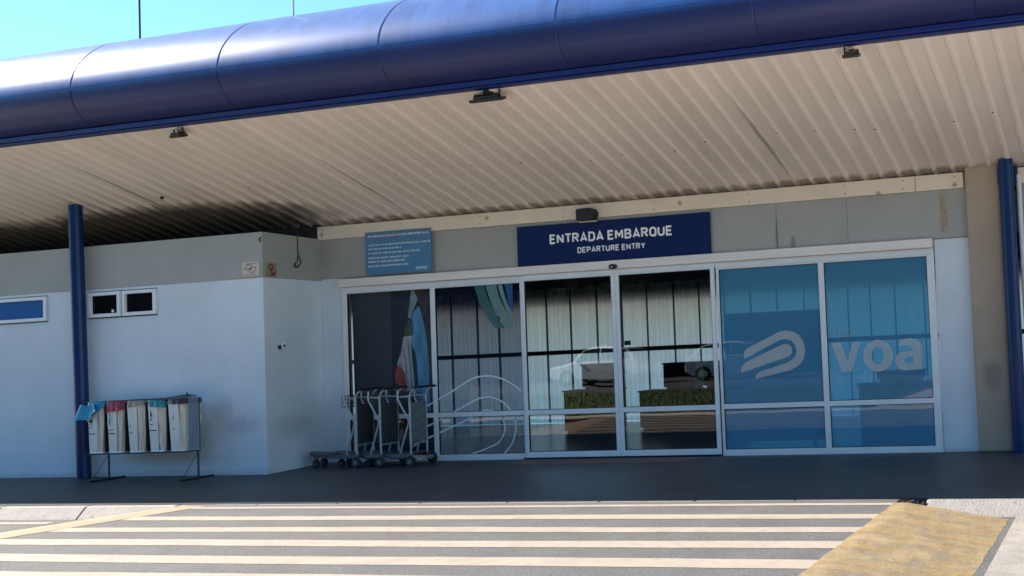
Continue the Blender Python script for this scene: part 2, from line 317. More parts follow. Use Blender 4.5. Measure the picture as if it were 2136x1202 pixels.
TRACE = {
'logo_a': [(5.636, 1.236), (5.674, 1.281), (6.066, 1.453), (6.122, 1.472), (6.188, 1.475), (6.275, 1.456), (6.343, 1.411), (6.39, 1.336), (6.409, 1.231), (6.391, 1.138), (6.338, 1.067), (6.266, 1.024), (6.199, 0.999), (5.767, 0.91), (5.78, 0.962), (5.822, 0.996), (6.17, 1.088), (6.249, 1.127), (6.295, 1.184), (6.302, 1.242), (6.283, 1.305), (6.242, 1.353), (6.161, 1.375), (6.095, 1.364), (5.634, 1.157)],
'logo_b': [(5.586, 0.99), (5.596, 1.059), (5.648, 1.115), (6.114, 1.308), (6.174, 1.318), (6.224, 1.299), (6.25, 1.252), (6.241, 1.202), (6.202, 1.166), (6.14, 1.148)],
'v': [(6.735, 1.302), (6.849, 1.304), (6.923, 1.076), (6.986, 1.298), (7.088, 1.299), (6.969, 0.957), (6.847, 0.957)],
'o': [(7.477, 1.124), (7.468, 1.076), (7.448, 1.032), (7.417, 0.995), (7.379, 0.967), (7.335, 0.95), (7.288, 0.945), (7.241, 0.953), (7.198, 0.973), (7.162, 1.004), (7.135, 1.044), (7.12, 1.09), (7.116, 1.138), (7.124, 1.186), (7.145, 1.23), (7.175, 1.268), (7.214, 1.296), (7.259, 1.312), (7.306, 1.317), (7.352, 1.308), (7.395, 1.288), (7.431, 1.257), (7.457, 1.217), (7.473, 1.172)],
'oi': [(7.364, 1.128), (7.358, 1.093), (7.343, 1.063), (7.323, 1.041), (7.298, 1.03), (7.273, 1.031), (7.249, 1.044), (7.231, 1.068), (7.22, 1.099), (7.217, 1.134), (7.223, 1.169), (7.237, 1.199), (7.258, 1.221), (7.283, 1.232), (7.308, 1.231), (7.332, 1.218), (7.35, 1.194), (7.361, 1.163)],
'a': [(7.556, 1.297), (7.623, 1.313), (7.696, 1.316), (7.767, 1.296), (7.806, 1.254), (7.818, 1.193), (7.812, 0.956), (7.709, 0.954), (7.605, 0.948), (7.543, 0.964), (7.508, 1.008), (7.495, 1.07), (7.516, 1.128), (7.564, 1.159), (7.62, 1.169), (7.709, 1.167), (7.711, 1.195), (7.681, 1.223), (7.619, 1.234), (7.553, 1.228)],
'ai': [(7.603, 1.08), (7.629, 1.105), (7.712, 1.106), (7.712, 1.025), (7.633, 1.02), (7.606, 1.045)],
'line_a': [(1.142, 0.691), (1.181, 0.712), (1.369, 0.797), (1.619, 0.918), (1.797, 1.015), (1.898, 1.055), (2.011, 1.076), (2.122, 1.078), (2.232, 1.06), (2.353, 1.02), (2.448, 0.972), (2.531, 0.919), (2.595, 0.86)],
'line_b': [(0.951, 0.333), (1.055, 0.391), (1.172, 0.444), (1.378, 0.526), (1.545, 0.606), (1.748, 0.696), (1.887, 0.76), (1.988, 0.795), (2.087, 0.806), (2.185, 0.794), (2.281, 0.757), (2.365, 0.701), (2.423, 0.635), (2.474, 0.548), (2.498, 0.44), (2.491, 0.355), (2.457, 0.249), (2.405, 0.164), (2.304, 0.067)],
'line_c': [(0.946, 0.185), (1.166, 0.285), (1.353, 0.356), (1.602, 0.45), (1.823, 0.537), (1.968, 0.604), (2.031, 0.632), (2.105, 0.638), (2.179, 0.625), (2.239, 0.597), (2.292, 0.542), (2.326, 0.476), (2.339, 0.412), (2.324, 0.337), (2.288, 0.273), (2.224, 0.21), (2.112, 0.164), (1.962, 0.113), (1.806, 0.072)],
'm_blue': [(1.012, 2.041), (1.033, 2.01), (1.082, 1.829), (1.123, 1.634), (1.144, 1.396), (1.15, 1.218), (1.144, 0.923), (1.16, 0.624), (0.937, 0.63), (0.916, 0.93), (0.893, 1.377), (0.892, 1.585), (0.924, 1.748), (0.909, 1.838), (0.885, 1.899), (0.949, 1.985)],
'm_brown': [(0.942, 2.277), (1.195, 2.27), (1.196, 1.572), (1.204, 0.921), (1.211, 0.623), (1.156, 0.624), (1.152, 1.144), (1.138, 1.456), (1.112, 1.694), (1.068, 1.934), (1.014, 2.116)],
'm_white': [(0.773, 1.65), (0.903, 1.652), (0.881, 1.526), (0.893, 1.377), (0.91, 1.108), (0.926, 0.915), (0.791, 0.919), (0.773, 1.158), (0.724, 1.234), (0.671, 1.236), (0.661, 1.296), (0.721, 1.428), (0.753, 1.576)],
'm_leaf': [(0.907, 2.256), (0.95, 2.261), (1.006, 2.131), (0.951, 2.03), (0.876, 1.869), (0.846, 1.916), (0.884, 2.093)],
'm_olive': [(0.85, 1.871), (0.909, 1.83), (0.924, 1.748), (0.903, 1.652), (0.772, 1.643), (0.793, 1.739)],
'm_red': [(0.664, 1.266), (0.724, 1.234), (0.773, 1.158), (0.794, 0.912), (0.704, 0.922), (0.63, 1.044), (0.619, 1.148)],
'm_teal': [(0.881, 1.526), (0.939, 1.449), (0.96, 1.3), (0.975, 1.002), (0.927, 0.959), (0.906, 1.138), (0.893, 1.377)],
't_a': [(1.944, 2.266), (2.088, 2.268), (2.144, 2.095), (2.236, 1.904), (2.341, 1.746), (2.4, 1.678), (2.339, 1.681), (2.24, 1.696), (2.134, 1.822), (2.029, 2.025)],
't_b': [(2.107, 2.267), (2.275, 2.269), (2.306, 2.119), (2.38, 1.951), (2.49, 1.783), (2.504, 1.652), (2.425, 1.677), (2.307, 1.824), (2.214, 1.971)],
't_c': [(2.293, 2.267), (2.361, 2.269), (2.403, 2.081), (2.493, 1.858), (2.503, 1.793), (2.399, 1.961), (2.331, 2.118)],
't_d': [(2.392, 2.267), (2.515, 2.271), (2.511, 1.858), (2.461, 1.969)],
'sp1c': [(-0.515, 2.564), (-0.465, 2.618), (-0.421, 2.612), (-0.383, 2.583), (-0.335, 2.573), (-0.363, 2.529), (-0.403, 2.517), (-0.439, 2.526), (-0.457, 2.554), (-0.515, 2.564)],
'cable': [[-0.341, -0.515, 3.097], [-0.341, -0.516, 2.934], [-0.341, -0.516, 2.808], [-0.347, -0.47, 2.716], [-0.35, -0.452, 2.675], [-0.343, -0.503, 2.63], [-0.338, -0.541, 2.612]],
'cable2': [[-0.341, -0.518, 2.765], [-0.34, -0.526, 2.691], [-0.333, -0.577, 2.657], [-0.332, -0.587, 2.604]],
'outlet': [-0.295, -0.86, 1.583],
'hook': [-0.246, -1.2, 2.93],
}
# ================================================================ SETTING
ZR = 3.18; TS = 0.293            # roof underside at the facade line and its slope
PW = 1.3304                      # width of one glazed bay
def edge_y(x): return -3.515 + 0.0175 * x     # front edge of the pavement
def slab(name, pts, z1, z0, m, kind='structure', bevel=0):
    s = MB(); n = len(pts)
    s._add([(x, y, z0) for x, y in pts] + [(x, y, z1) for x, y in pts],
           [tuple(reversed(range(n))), tuple(range(n, 2 * n))] + [(i, (i + 1) % n, n + (i + 1) % n, n + i) for i in range(n)])
    return s.build(name, m, None, bevel, kind)
g = MB(); g.box(-600, 600, -600, 600, -0.45, -0.35); g.build('ground', M['ground'], kind='structure')
slab('pavement', [(-16, edge_y(-16)), (16, edge_y(16)), (16, -0.0), (-16, -0.0)], 0.0, -0.3, M['pave'])
# road in front, lower than the pavement
slab('road', [(-40, -6.95), (50, -6.95), (50, edge_y(50) - .06), (-40, edge_y(-40) - .06)], -0.12, -0.34, M['asphalt'])
# kerbs either side of the raised crossing, and the thin flush kerb in the middle
def kerb(x0, x1, w, m, name='kerb', n=1, zt=0.0, batter=0.0):
    s = MB(); dx = (x1 - x0) / n
    for i in range(n):
        a, b = x0 + i * dx + 0.004, x0 + (i + 1) * dx - 0.004
        pts = [(a, edge_y(a) - w), (b, edge_y(b) - w), (b, edge_y(b) - 0.001), (a, edge_y(a) - 0.001)]
        low = [(a, edge_y(a) - w - batter), (b, edge_y(b) - w - batter), pts[2], pts[3]]
        k = len(s.v); s._add([(x, y, -0.3 if i_ > 1 else -0.125) for i_, (x, y) in enumerate(low)] + [(x, y, zt) for x, y in pts], [(0, 3, 2, 1), (4, 5, 6, 7), (0, 1, 5, 4), (1, 2, 6, 5), (2, 3, 7, 6), (3, 0, 4, 7)])
    return s.build(name, m, None, 0.012, 'structure')
kerb(-16, 0.85, 0.075, M['white_kerb'], n=15, zt=-0.003, batter=0.12)
kerb(0.85, 8.22, 0.055, M['white_kerb'], n=8, zt=-0.004)
kerb(8.45, 16, 0.085, M['white_kerb'], n=7, zt=-0.003, batter=0.16)
# raised crossing table: flat asphalt top, yellow ramps at both ends
def lx(y): return 0.86 + 0.27 * (y + 3.95)
YF = -6.9
def tab_poly(x0f, x1f, y0, y1, z, n=1): return
s = MB(); N = 24
ys = [edge_y(4) - 0.055 + (YF - edge_y(4) + 0.055) * i / N for i in range(N + 1)]
vs = []
for y in ys: vs += [(lx(y), y, -0.002), (8.22, y if y < ys[0] else edge_y(8.2) - 0.055, -0.002)]
vs[0] = (lx(ys[0]), edge_y(0.9) - 0.055, -0.002)
s._add(vs, [(2 * i, 2 * i + 1, 2 * i + 3, 2 * i + 2) for i in range(N)])
s.build('raised_crossing', M['asphalt'], kind='structure')
def grid(name, fx, m, nu, nv, amp=0.0, kind='structure'):
    s = MB(); s.smooth = True; vs = []
    for j in range(nv + 1):
        for i in range(nu + 1):
            x, y, z = fx(i / nu, j / nv); e = 0 if i in (0, nu) or j in (0, nv) else amp
            vs.append((x, y, z + random.uniform(-e, e)))
    s._add(vs, [(j * (nu + 1) + i, j * (nu + 1) + i + 1, (j + 1) * (nu + 1) + i + 1, (j + 1) * (nu + 1) + i) for j in range(nv) for i in range(nu)])
    return s.build(name, m, kind=kind)
def wob(y, a=0.004): return a * sin(y * 9.1) + a * 0.7 * sin(y * 23.7 + 1)
grid('yellow_ramp', lambda u, v: (lambda y: (8.215 + wob(y) + u * (0.935), y + (0.10 if v == 0 else 0) * (0.6 - u) , 0.002 - 0.121 * max(0, u - .12) / .88))(-3.72 - v * (-YF - 3.72) if v else -3.66), M['paint_yellow'], 26, 60, 0.003)
grid('yellow_ramp', lambda u, v: (lambda y: (lx(y) - 1.05 + u * 1.38 + wob(y), y, min(0.001, -0.114 + 0.115 * u * 1.38 / 1.05)))(-3.62 - v * (-YF - 3.62)), M['peach'], 12, 40, 0.002)
# white stripes: long bars laid along the road
ST = [(-3.665, 0.10), (-4.185, 0.20), (-4.735, 0.205), (-5.275, 0.235), (-5.86, 0.255), (-6.42, 0.26)]
s = MB(); s.fix = False
for k, (y0, w) in enumerate(ST):
    n = 110; x0, x1 = lx(y0) + 0.30, 8.222
    if k >= 3: x0 -= 0.3
    up, dn = [], []
    for i in range(n + 1):
        x = x0 + (x1 - x0) * i / n; j = 0.014 * sin(x * 1.1 + k * 1.7) + random.uniform(-.0025, .0025) + 0.003 * sin(x * 7 + k * 2) + random.uniform(-.0015, .0015)
        sl_ = 0.012 * (x - 4)
        e = 0.0 if 0 < i < n else 0
        up.append((x, y0 + j + sl_, 0.0004)); dn.append((x, y0 - w + j * 0.6 + sl_ + random.uniform(-.003, .003), 0.0004))
    s._add(up + dn, [(i, n + 1 + i, n + 2 + i, i + 1) for i in range(n)])
s.build('crossing_stripes', M['paint_white'], kind='structure')
slab('road_line', [(-8, -4.0), (-0.35, -3.86), (-0.37, -3.97), (-8, -4.12)], -0.116, -0.119, M['paint_white'])
# pale concrete beyond the right-hand ramp
slab('concrete_apron', [(9.235, -6.9), (16, -6.9), (16, edge_y(16) - .09), (9.20, edge_y(9.2) - .09)], -0.108, -0.2, M['concrete'])
# broken kerb end beside the ramp
s = MB()
for i in range(46):
    x = random.uniform(8.22, 8.5); y = edge_y(x) - 0.02 - random.uniform(0, 0.11) ; r = random.uniform(0.008, 0.024)
    Mx = Matrix.Translation((x, y, -0.02 - 0.06 * (x - 8.2) + random.uniform(-.01, .008))) @ Matrix.Rotation(random.random() * 3, 4, 'X') @ Matrix.Rotation(random.random() * 3, 4, 'Z')
    s.obox(Mx, r * 1.6, r, r * 1.2)
tag(s.build('kerb_rubble', [M['soil']]), kind='stuff')
slab('kerb_gap', [(8.222, edge_y(8.2) - .15), (8.452, edge_y(8.5) - .15), (8.452, edge_y(8.5) - .002), (8.222, edge_y(8.2) - .002)], -0.035, -0.2, M['soil'])
# behind the photographer: far kerb, lawn, parking road
slab('far_kerb', [(-40, -7.1), (50, -7.1), (50, -6.95), (-40, -6.95)], 0.0, -0.3, M['concrete'], bevel=0.01)
slab('lawn', [(-14, -17.5), (5.2, -17.5), (5.2, -8.2), (-14, -8.2)], -0.018, -0.3, M['grass'])
slab('bounce_ground', [(-60, -17.5), (60, -17.5), (60, -7.1), (-60, -7.1)], -0.03, -0.3, M['bounce_ground'])  # unseen pale slab added to bounce sunlight up under the canopy
slab('parking_road', [(-60, -32), (50, -32), (50, -17.5), (-60, -17.5)], -0.1, -0.33, M['asphalt'])
s = MB(); s.fix = False
for i in range(9000):
    x = random.uniform(-9, 5); y = random.uniform(-17.3, -8.4)
    if (x - 10.2) ** 2 + (y + 12.3) ** 2 < 1: continue
    a = random.random() * pi; h = random.uniform(0.04, 0.10); w = 0.012
    s._add([(x - w * cos(a), y - w * sin(a), -0.03), (x + w * cos(a), y + w * sin(a), -0.03), (x + random.uniform(-.03, .03), y + random.uniform(-.03, .03), h)], [(0, 1, 2)])
tag(s.build('grass', M['grass']), 'green grass on the verge across the road', 'grass', kind='stuff')
slab('apron', [(-30, 6.3), (40, 6.3), (40, 60), (-30, 60)], -0.05, -0.3, M['concrete'])

# ================================================================ TERMINAL BUILDING
B = empty('terminal_building'); tag(B, 'airport terminal with a corrugated canopy edged by a deep blue rounded fascia', 'building')
XL, XR = -24.0, 16.0
# left block, front plane y = -1.2, with two window openings
s = MB(); X0, X1 = -9.0, -0.30
s.box(X0, X1, -1.2, -1.05, 0, 2.06)
s.box(X0, -5.4, -1.2, -1.05, 2.06, 2.415); s.box(-3.735, -3.025, -1.2, -1.05, 2.06, 2.415); s.box(-1.912, X1, -1.2, -1.05, 2.06, 2.415)
s.box(X0, X1, -1.2, -1.05, 2.415, 2.449)
s.build('wall', M['wall'], B)
s = MB(); s.box(X0, X1, -1.203, -1.05, 2.451, 3.02); s.build('grey_band', M['band'], B, 0.004)
# slightly skewed side wall of the block
def skew(z0, z1, m, name, e=0.0):
    s = MB(); a = (-0.25 + e, -1.2006 - e * 2.3); b = (-0.41 + e, -0.001)
    s._add([(a[0], a[1], z0), (b[0], b[1], z0), (b[0] - .15, b[1], z0), (a[0] - .15, a[1], z0), (a[0], a[1], z1), (b[0], b[1], z1), (b[0] - .15, b[1], z1), (a[0] - .15, a[1], z1)],
           [(0, 1, 5, 4), (1, 2, 6, 5), (2, 3, 7, 6), (3, 0, 4, 7), (4, 5, 6, 7), (3, 2, 1, 0)])
    return s.build(name, m, B)
skew(0, 2.449, M['wall'], 'wall'); skew(2.451, 3.02, M['band'], 'grey_band', 0.0015)
s = MB(); s.box(X0, -0.42, -1.05, 0, 2.9, 2.95); s.box(X0, -0.42, -0.05, 0, 2.95, 3.6); s.build('dark_gap_lining', M['shade_dark'], B)  # surfaces above the block made dark so the roof gap reads shaded
# trim line between the colours
s = MB(); s.box(X0, -.251, -1.208, -1.2, 2.446, 2.454); s.build('trim', M['band'], B)
s = MB(); s.box(7.99, 8.40, -0.007, 0, 2.44, 2.447); s.build('trim', M['band'], B)
# recessed facade
s = MB()
s.box(-0.41, -0.075, 0, 0.15, 0, 2.472); s.build('wall', M['wall'], B, 0.003)
s = MB(); s.box(8.02, 8.42, 0, 0.15, 0, 2.44); s.build('wall', M['wall'], B, 0.003)
s = MB(); s.box(9.0, 15, 0, 0.15, 0, 2.44); s.build('wall', M['wall'], B, 0.003)
s = MB()
edges = [-0.41, 1.38, 2.62, 5.29, 6.12, 7.0, 8.42]
for a, b in zip(edges, edges[1:]): s.box(a + 0.002, b - 0.002, -0.003, 0.15, 2.474 if a < -0.4 else 2.452, 3.168)
s.box(-0.41, 8.42, 0.01, 0.15, 2.46, 3.16)
s.box(9.0, 15, -0.003, 0.15, 2.443, 3.168)
s.build('grey_band', M['band'], B)
s = MB(); s.box(-0.41, 15, 0.09, 0.14, 3.169, 3.35); s.build('dark_gap_lining', M['shade_dark'], B)  # dark strip put behind the beam gap to read as shade
s = MB()
for a, b in ((-0.43, 7.84), (7.846, 8.40), (9.02, 12.0), (12.006, 15)): s.box(a, b, -0.045, -0.004, 3.008, 3.186)
for x in (-.34, .9, 2.1, 3.3, 4.55, 5.8, 7.0, 7.7, 8.3, 9.1):
    s.mi = 1
    for z in (3.05, 3.14): s.cyl((x, -0.05, z), (x, -0.04, z), 0.007, 8)
    s.mi = 0
s.build('ceiling_beam', [M['cream'], M['darksteel']], B, 0.004)
# tan pillar and blue columns
s = MB(); s.box(8.424, 8.812, -0.10, 0.14, 0.0, 3.262)
s.build('pillar', M['tan'], B, 0.03)
s = MB(); s.cyl((8.905, -0.2, 0), (8.905, -0.2, 3.262), 0.083, 20); s.smooth = False
s.box(8.80, 9.01, -0.11, 0.0, 3.0, 3.2); s.build('column', M['column'], B)
s = MB(); s.cyl((-3.02, -1.32, 0), (-3.095, -1.32, 3.56), 0.082, 24); s.build('column', M['column'], B)
s = MB(); s.cyl((9.03, -0.08, 0.0), (9.03, -0.08, 3.1), 0.028, 12); s.build('downpipe', M['wall'], B)
# corrugated canopy ceiling
def roof_z(y): return ZR - TS * y
P = 0.21; prof = []
x = XL; k = 0
while x < XR:
    up = 0.031
    step = 0.006 if k % 5 == 0 else 0
    prof += [(x, up - step), (x + 0.128, up), (x + 0.155, 0.0), (x + 0.183, 0.0)]
    x += P; k += 1
s = MB(); NY = 8; vs = []; yb, yf = 0.12, -2.9
for j in range(NY + 1):
    y = yb + (yf - yb) * j / NY
    for (px, pz) in prof: vs.append((px, y, roof_z(y) + pz))
n = len(prof)
s._add(vs, [(j * n + i, j * n + i + 1, (j + 1) * n + i + 1, (j + 1) * n + i) for j in range(NY) for i in range(n - 1)])
s.mi = 1
for i, xx in enumerate([-4.3, -1.9, -.45, .8, 1.65, 2.7, 3.35, 3.55, 4.2, 4.62, 5.25, 5.6, 6.1, 6.5, 6.95, 7.3, 7.6, 8.0, 8.35, 8.7]):
    xx = XL + P * round((xx - XL) / P) + 0.169; y = -1.28 + random.uniform(-.12, .12); s.cyl((xx, y, roof_z(y) + .002), (xx, y, roof_z(y) - 0.007), random.uniform(.006, .011), 8)
s.cyl((-1.75, -1.25, roof_z(-1.25) + .03), (-1.75, -1.25, roof_z(-1.25) - .005), .022, 8)
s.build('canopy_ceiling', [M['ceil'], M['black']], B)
s = MB()
s._add([(XL, yb, roof_z(yb) + .09), (XR, yb, roof_z(yb) + .09), (XR, -2.9, roof_z(-2.9) + .09), (XL, -2.9, roof_z(-2.9) + .09)], [(0, 1, 2, 3)])
s.box(XL, XR, 0.12, 6.2, 3.30, 3.42); s.build('roof', M['cream'], B)
# rounded fascia, panel by panel
yc, zc, r = -2.97, 4.55, 0.46; fx0 = -0.86; FP = 1.975
def arc(a0, a1, n, rr, dx=0): return [(yc - rr * sin(a0 + (a1 - a0) * i / n), zc - rr * cos(a0 + (a1 - a0) * i / n)) for i in range(n + 1)]
# profile walked by the direction its surface faces: tight under the nose, flatter up the back
pr = [(-2.87, 4.09)]; py_, pz_ = -2.90, 4.09; th = -80.0
while th < 128:
    rr = 0.37 if th < 0 else 0.52 if th < 30 else 1.0 if th < 75 else 0.45
    a = RAD(th + 2); pz_ += rr * cos(a) * RAD(4); py_ += rr * sin(a) * RAD(4); th += 4; pr.append((py_, pz_))
s = MB(); s.smooth = True; vs = []
xs = [0.0002, 0.009, FP * .33, FP * .66, FP - 0.02, FP - 0.0002]
for i, xx in enumerate(xs):
    d = 0.0 if i in (0, 5) else 0
    for (py, pz) in pr:
        v = Vector((py - yc, pz - zc)); v = v * (1 - d / 0.6)
        vs.append((xx, yc + v.x, zc + v.y))
n = len(pr)
s._add(vs, [(i * n + j, i * n + j + 1, (i + 1) * n + j + 1, (i + 1) * n + j) for i in range(len(xs) - 1) for j in range(n - 1)])
s.m = [1 if k < n - 1 else 0 for k in range(len(s.f))]      # dark sealant joint along one edge
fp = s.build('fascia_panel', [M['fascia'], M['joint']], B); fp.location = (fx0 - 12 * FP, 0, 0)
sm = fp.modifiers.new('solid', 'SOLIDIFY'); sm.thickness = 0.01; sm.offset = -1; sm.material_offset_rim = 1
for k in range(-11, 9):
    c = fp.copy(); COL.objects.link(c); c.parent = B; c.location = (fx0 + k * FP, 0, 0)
s = MB(); core = [((q[0] + 2.75) * .93 - 2.75, (q[1] - 4.5) * .93 + 4.5) for q in pr] + [(-2.3, 4.2)]; nc = len(core)
s._add([(x, *q) for x in (XL, XR) for q in core], [(k, (k + 1) % nc, nc + (k + 1) % nc, nc + k) for k in range(nc)]); s.build('fascia_core', M['shade_dark'], B)
s = MB(); s.box(XL, XR, -2.955, -2.86, 4.035, 4.088); s.box(XL, XR, -2.935, -2.845, 4.012, 4.034); s.build('gutter', M['gutter'], B, 0.006)

# ---- glazed front
s = MB(); s.box(-0.07, 8.01, -0.10, 0.05, 2.345, 2.45); s.build('door_header', M['alu_warm'], B, 0.005)
s = MB(); s.box(-0.07, 2.66, -0.035, 0.04, 2.272, 2.343); s.box(5.32, 8.01, -0.035, 0.04, 2.272, 2.343); s.box(2.665, 5.315, -0.05, 0.04, 2.285, 2.343)
s.build('head_rail', M['alu'], B, 0.004)
s = MB(); s.box(2.62, 5.3, -0.04, 0.05, 0.002, 0.022); s.build('threshold', M['darksteel'], B)
def bay(x0, x1, name, y, gm, lab=None, wl=0.035, wr=0.035, zt=2.272, zb=0.075, z0=0.0):
    s = MB(); ya, yb_ = y - 0.022, y + 0.022
    s.box(x0, x0 + wl, ya, yb_, z0, zt); s.box(x1 - wr, x1, ya, yb_, z0, zt)
    s.box(x0 + wl, x1 - wr, ya, yb_, z0, zb); s.box(x0 + wl, x1 - wr, ya, yb_, 0.562, 0.622); s.box(x0 + wl, x1 - wr, ya, yb_, zt - 0.018, zt)
    f = s.build(name, M['alu'], B, 0.003)
    # dark rubber beads round each pane
    s = MB()
    for za, zb_ in ((zb, 0.562), (0.622, zt - 0.018)):
        a, b = x0 + wl, x1 - wr; t = 0.007
        s.box(a, a + t, y - .012, y + .012, za, zb_); s.box(b - t, b, y - .012, y + .012, za, zb_); s.box(a + t, b - t, y - .012, y + .012, za, za + t); s.box(a + t, b - t, y - .012, y + .012, zb_ - t, zb_)
    s.build('gasket', M['rubber'], f)
    for za, zb_ in ((zb, 0.562), (0.622, zt - 0.018)):
        s = MB(); s.face([(x0 + wl, y, za), (x1 - wr, y, za), (x1 - wr, y, zb_), (x0 + wl, y, zb_)]); s.build('pane', gm, f)
    if lab: f['label'] = lab
    return f
w1 = bay(-0.07, PW, 'window', 0.0, M['glass_banner'], 'leftmost glazed bay with a dark banner behind it', 0.07)
w2 = bay(PW, 2 * PW, 'window', 0.0, M['glass_tint'], 'tinted bay with white curved lines on the glass')
w5 = bay(4 * PW, 5 * PW, 'window', 0.0, M['glass_blue'], 'blue filmed bay with the winged emblem')
w6 = bay(5 * PW, 8.01, 'window', 0.0, M['glass_blue'], 'blue filmed bay with the word voa', 0.035, 0.085)
d1 = bay(2 * PW + .012, 3 * PW - .002, 'sliding_door', -0.046, M['glass_door'], None, 0.045, 0.052, 2.283, 0.095, 0.024)
d2 = bay(3 * PW + .002, 4 * PW - .012, 'sliding_door', -0.046, M['glass_door'], None, 0.052, 0.045, 2.283, 0.095, 0.024)
s = MB(); s.box(4.085, 4.17, -0.052, -0.048, 1.39, 1.445); s.build('sticker', M['kiosk'], d2)
# decals on the glass, a few mm in front of the pane
T = TRACE
for w_, nm, loops, m_ in ((w5, 'emblem', [[T['logo_a']], [T['logo_b']]], M['frost']),
                          (w6, 'lettering', [[T['v']], [T['o'], T['oi']], [T['a'], T['ai']]], M['frost'])):
    s = MB(); s.fix = False
    for lp in loops: s.poly(lp, FM(-0.004))
    s.build(nm, m_, w_)
s = MB(); s.fix = False
for key, mi in (('line_a', 0), ('line_b', 0), ('line_c', 0)):
    pts = T[key]; sp = []
    for i in range(len(pts) - 1):       # smooth the trace
        p0, p1, p2, p3 = pts[max(i - 1, 0)], pts[i], pts[i + 1], pts[min(i + 2, len(pts) - 1)]
        for t in (0, .25, .5, .75):
            sp.append(tuple(0.5 * (2 * p1[c] + (p2[c] - p0[c]) * t + (2 * p0[c] - 5 * p1[c] + 4 * p2[c] - p3[c]) * t * t + (3 * p1[c] - p0[c] - 3 * p2[c] + p3[c]) * t ** 3) for c in (0, 1)))
    sp.append(pts[-1]); sp = [q for q in sp if q[0] < 2.61]
    s.ribbon(sp, [0.021 if q[1] > .3 else 0.015 for q in sp], FM(-0.006))
s.build('curved_lines', M['vinyl'], w2)
def tinted(name, c, f=0.75): return glass(name, (0.5, 0.5, 0.5), 1.4, film=c, ffac=f)
s = MB(); s.fix = False
for i, key in enumerate(('t_a', 't_b', 't_c', 't_d')):
    s.mi = i; s.poly([T[key]], frame_M(0, -0.003 - 0.0006 * i, 0))
s.build('drapery_print', [tinted('teal_print', (0.07, 0.19, 0.20), .75), tinted('pale_teal_print', (0.20, 0.36, 0.34), .75), tinted('light_teal_print', (0.24, 0.40, 0.40), .75), tinted('blue_print', (0.05, 0.14, 0.32), .8)], w2)

# ---- lettering by strokes (a plain condensed sans drawn as bars)
GL = {'E': (.56, [[(.5, 0), (0.0, 0), (0.0, 1), (.5, 1)], [(0, .52), (.44, .52)]]), 'N': (.64, [[(0, 0), (0, 1)], [(0, 1), (.58, 0)], [(.58, 0), (.58, 1)]]),
      'T': (.56, [[(-.02, 1), (.56, 1)], [(.27, 1), (.27, 0)]]), 'R': (.62, [[(0, 0), (0, 1), (.34, 1), (.5, .93), (.56, .76), (.5, .6), (.34, .5), (0, .5)], [(.3, .5), (.56, 0)]]),
      'A': (.66, [[(0, 0), (.31, 1), (.62, 0)], [(.1, .27), (.52, .27)]]), 'D': (.62, [[(0, 0), (0, 1), (.3, 1), (.48, .93), (.56, .75), (.56, .25), (.48, .07), (.3, 0), (-.07, 0)]]),
      'M': (.78, [[(0, 0), (0, 1)], [(0, 1), (.35, .35), (.7, 1)], [(.7, 1), (.7, 0)]]), 'B': (.62, [[(0, 0), (0, 1), (.34, 1), (.5, .92), (.53, .77), (.48, .6), (.33, .53), (0, .53)], [(.33, .53), (.5, .45), (.57, .27), (.5, .08), (.34, 0), (-.07, 0)]]),
      'Q': (.64, [[(.29, 0), (.12, .06), (.0, .22), (0, .78), (.12, .94), (.29, 1), (.46, .94), (.58, .78), (.58, .22), (.46, .06), (.29, 0), (.27, 0)], [(.36, .2), (.6, -.05)]]),
      'U': (.62, [[(0, 1), (0, .25), (.09, .07), (.28, 0), (.47, .07), (.56, .25), (.56, 1)]]), 'P': (.6, [[(0, 0), (0, 1), (.34, 1), (.5, .93), (.56, .74), (.5, .55), (.34, .47), (0, .47)]]),
      'Y': (.62, [[(0, 1), (.29, .5), (.58, 1)], [(.29, .5), (.29, 0)]]), 'I': (.15, [[(0, 0), (0, 1)]]), 'C': (.58, [[(.52, .8), (.42, .95), (.27, 1), (.1, .93), (0, .75), (0, .25), (.1, .07), (.27, 0), (.42, .05), (.52, .2)]]),
      'O': (.62, [[(.28, 0), (.1, .07), (0, .25), (0, .75), (.1, .93), (.28, 1), (.46, .93), (.56, .75), (.56, .25), (.46, .07), (.28, 0), (.26, 0)]]),
      'S': (.56, [[(.48, .84), (.4, .96), (.25, 1), (.07, .92), (.02, .76), (.1, .6), (.4, .42), (.49, .25), (.42, .07), (.25, 0), (.08, .04), (0, .17)]]), ' ': (.32, [])}
def stroke_text(s, txt, x0, x1, z, h, M4, wt=0.17, gap=0.24):
    tot = sum(GL[c][0] + (gap if c != ' ' else 0) for c in txt) - gap; sx = (x1 - x0) / tot; cx = x0; q = 0
    for c in txt:
        w_, st = GL[c]
        for pl in st:
            q += 1; n = len(pl)
            s.ribbon([(cx + a * sx + wt * h * .4, z + wt * h / 2 + b * h * (1 - wt)) for a, b in pl], wt * h, M4, off=0.0004 * (q % 5))
        cx += (w_ + (gap if c != ' ' else 0)) * sx
    return s
s = MB(); s.fix = False
stroke_text(s, 'REDE', 6.735, 7.07, 1.366, 0.095, FM(-0.004), wt=0.09)
s.build('small_lettering', M['frost_dark'], w6)

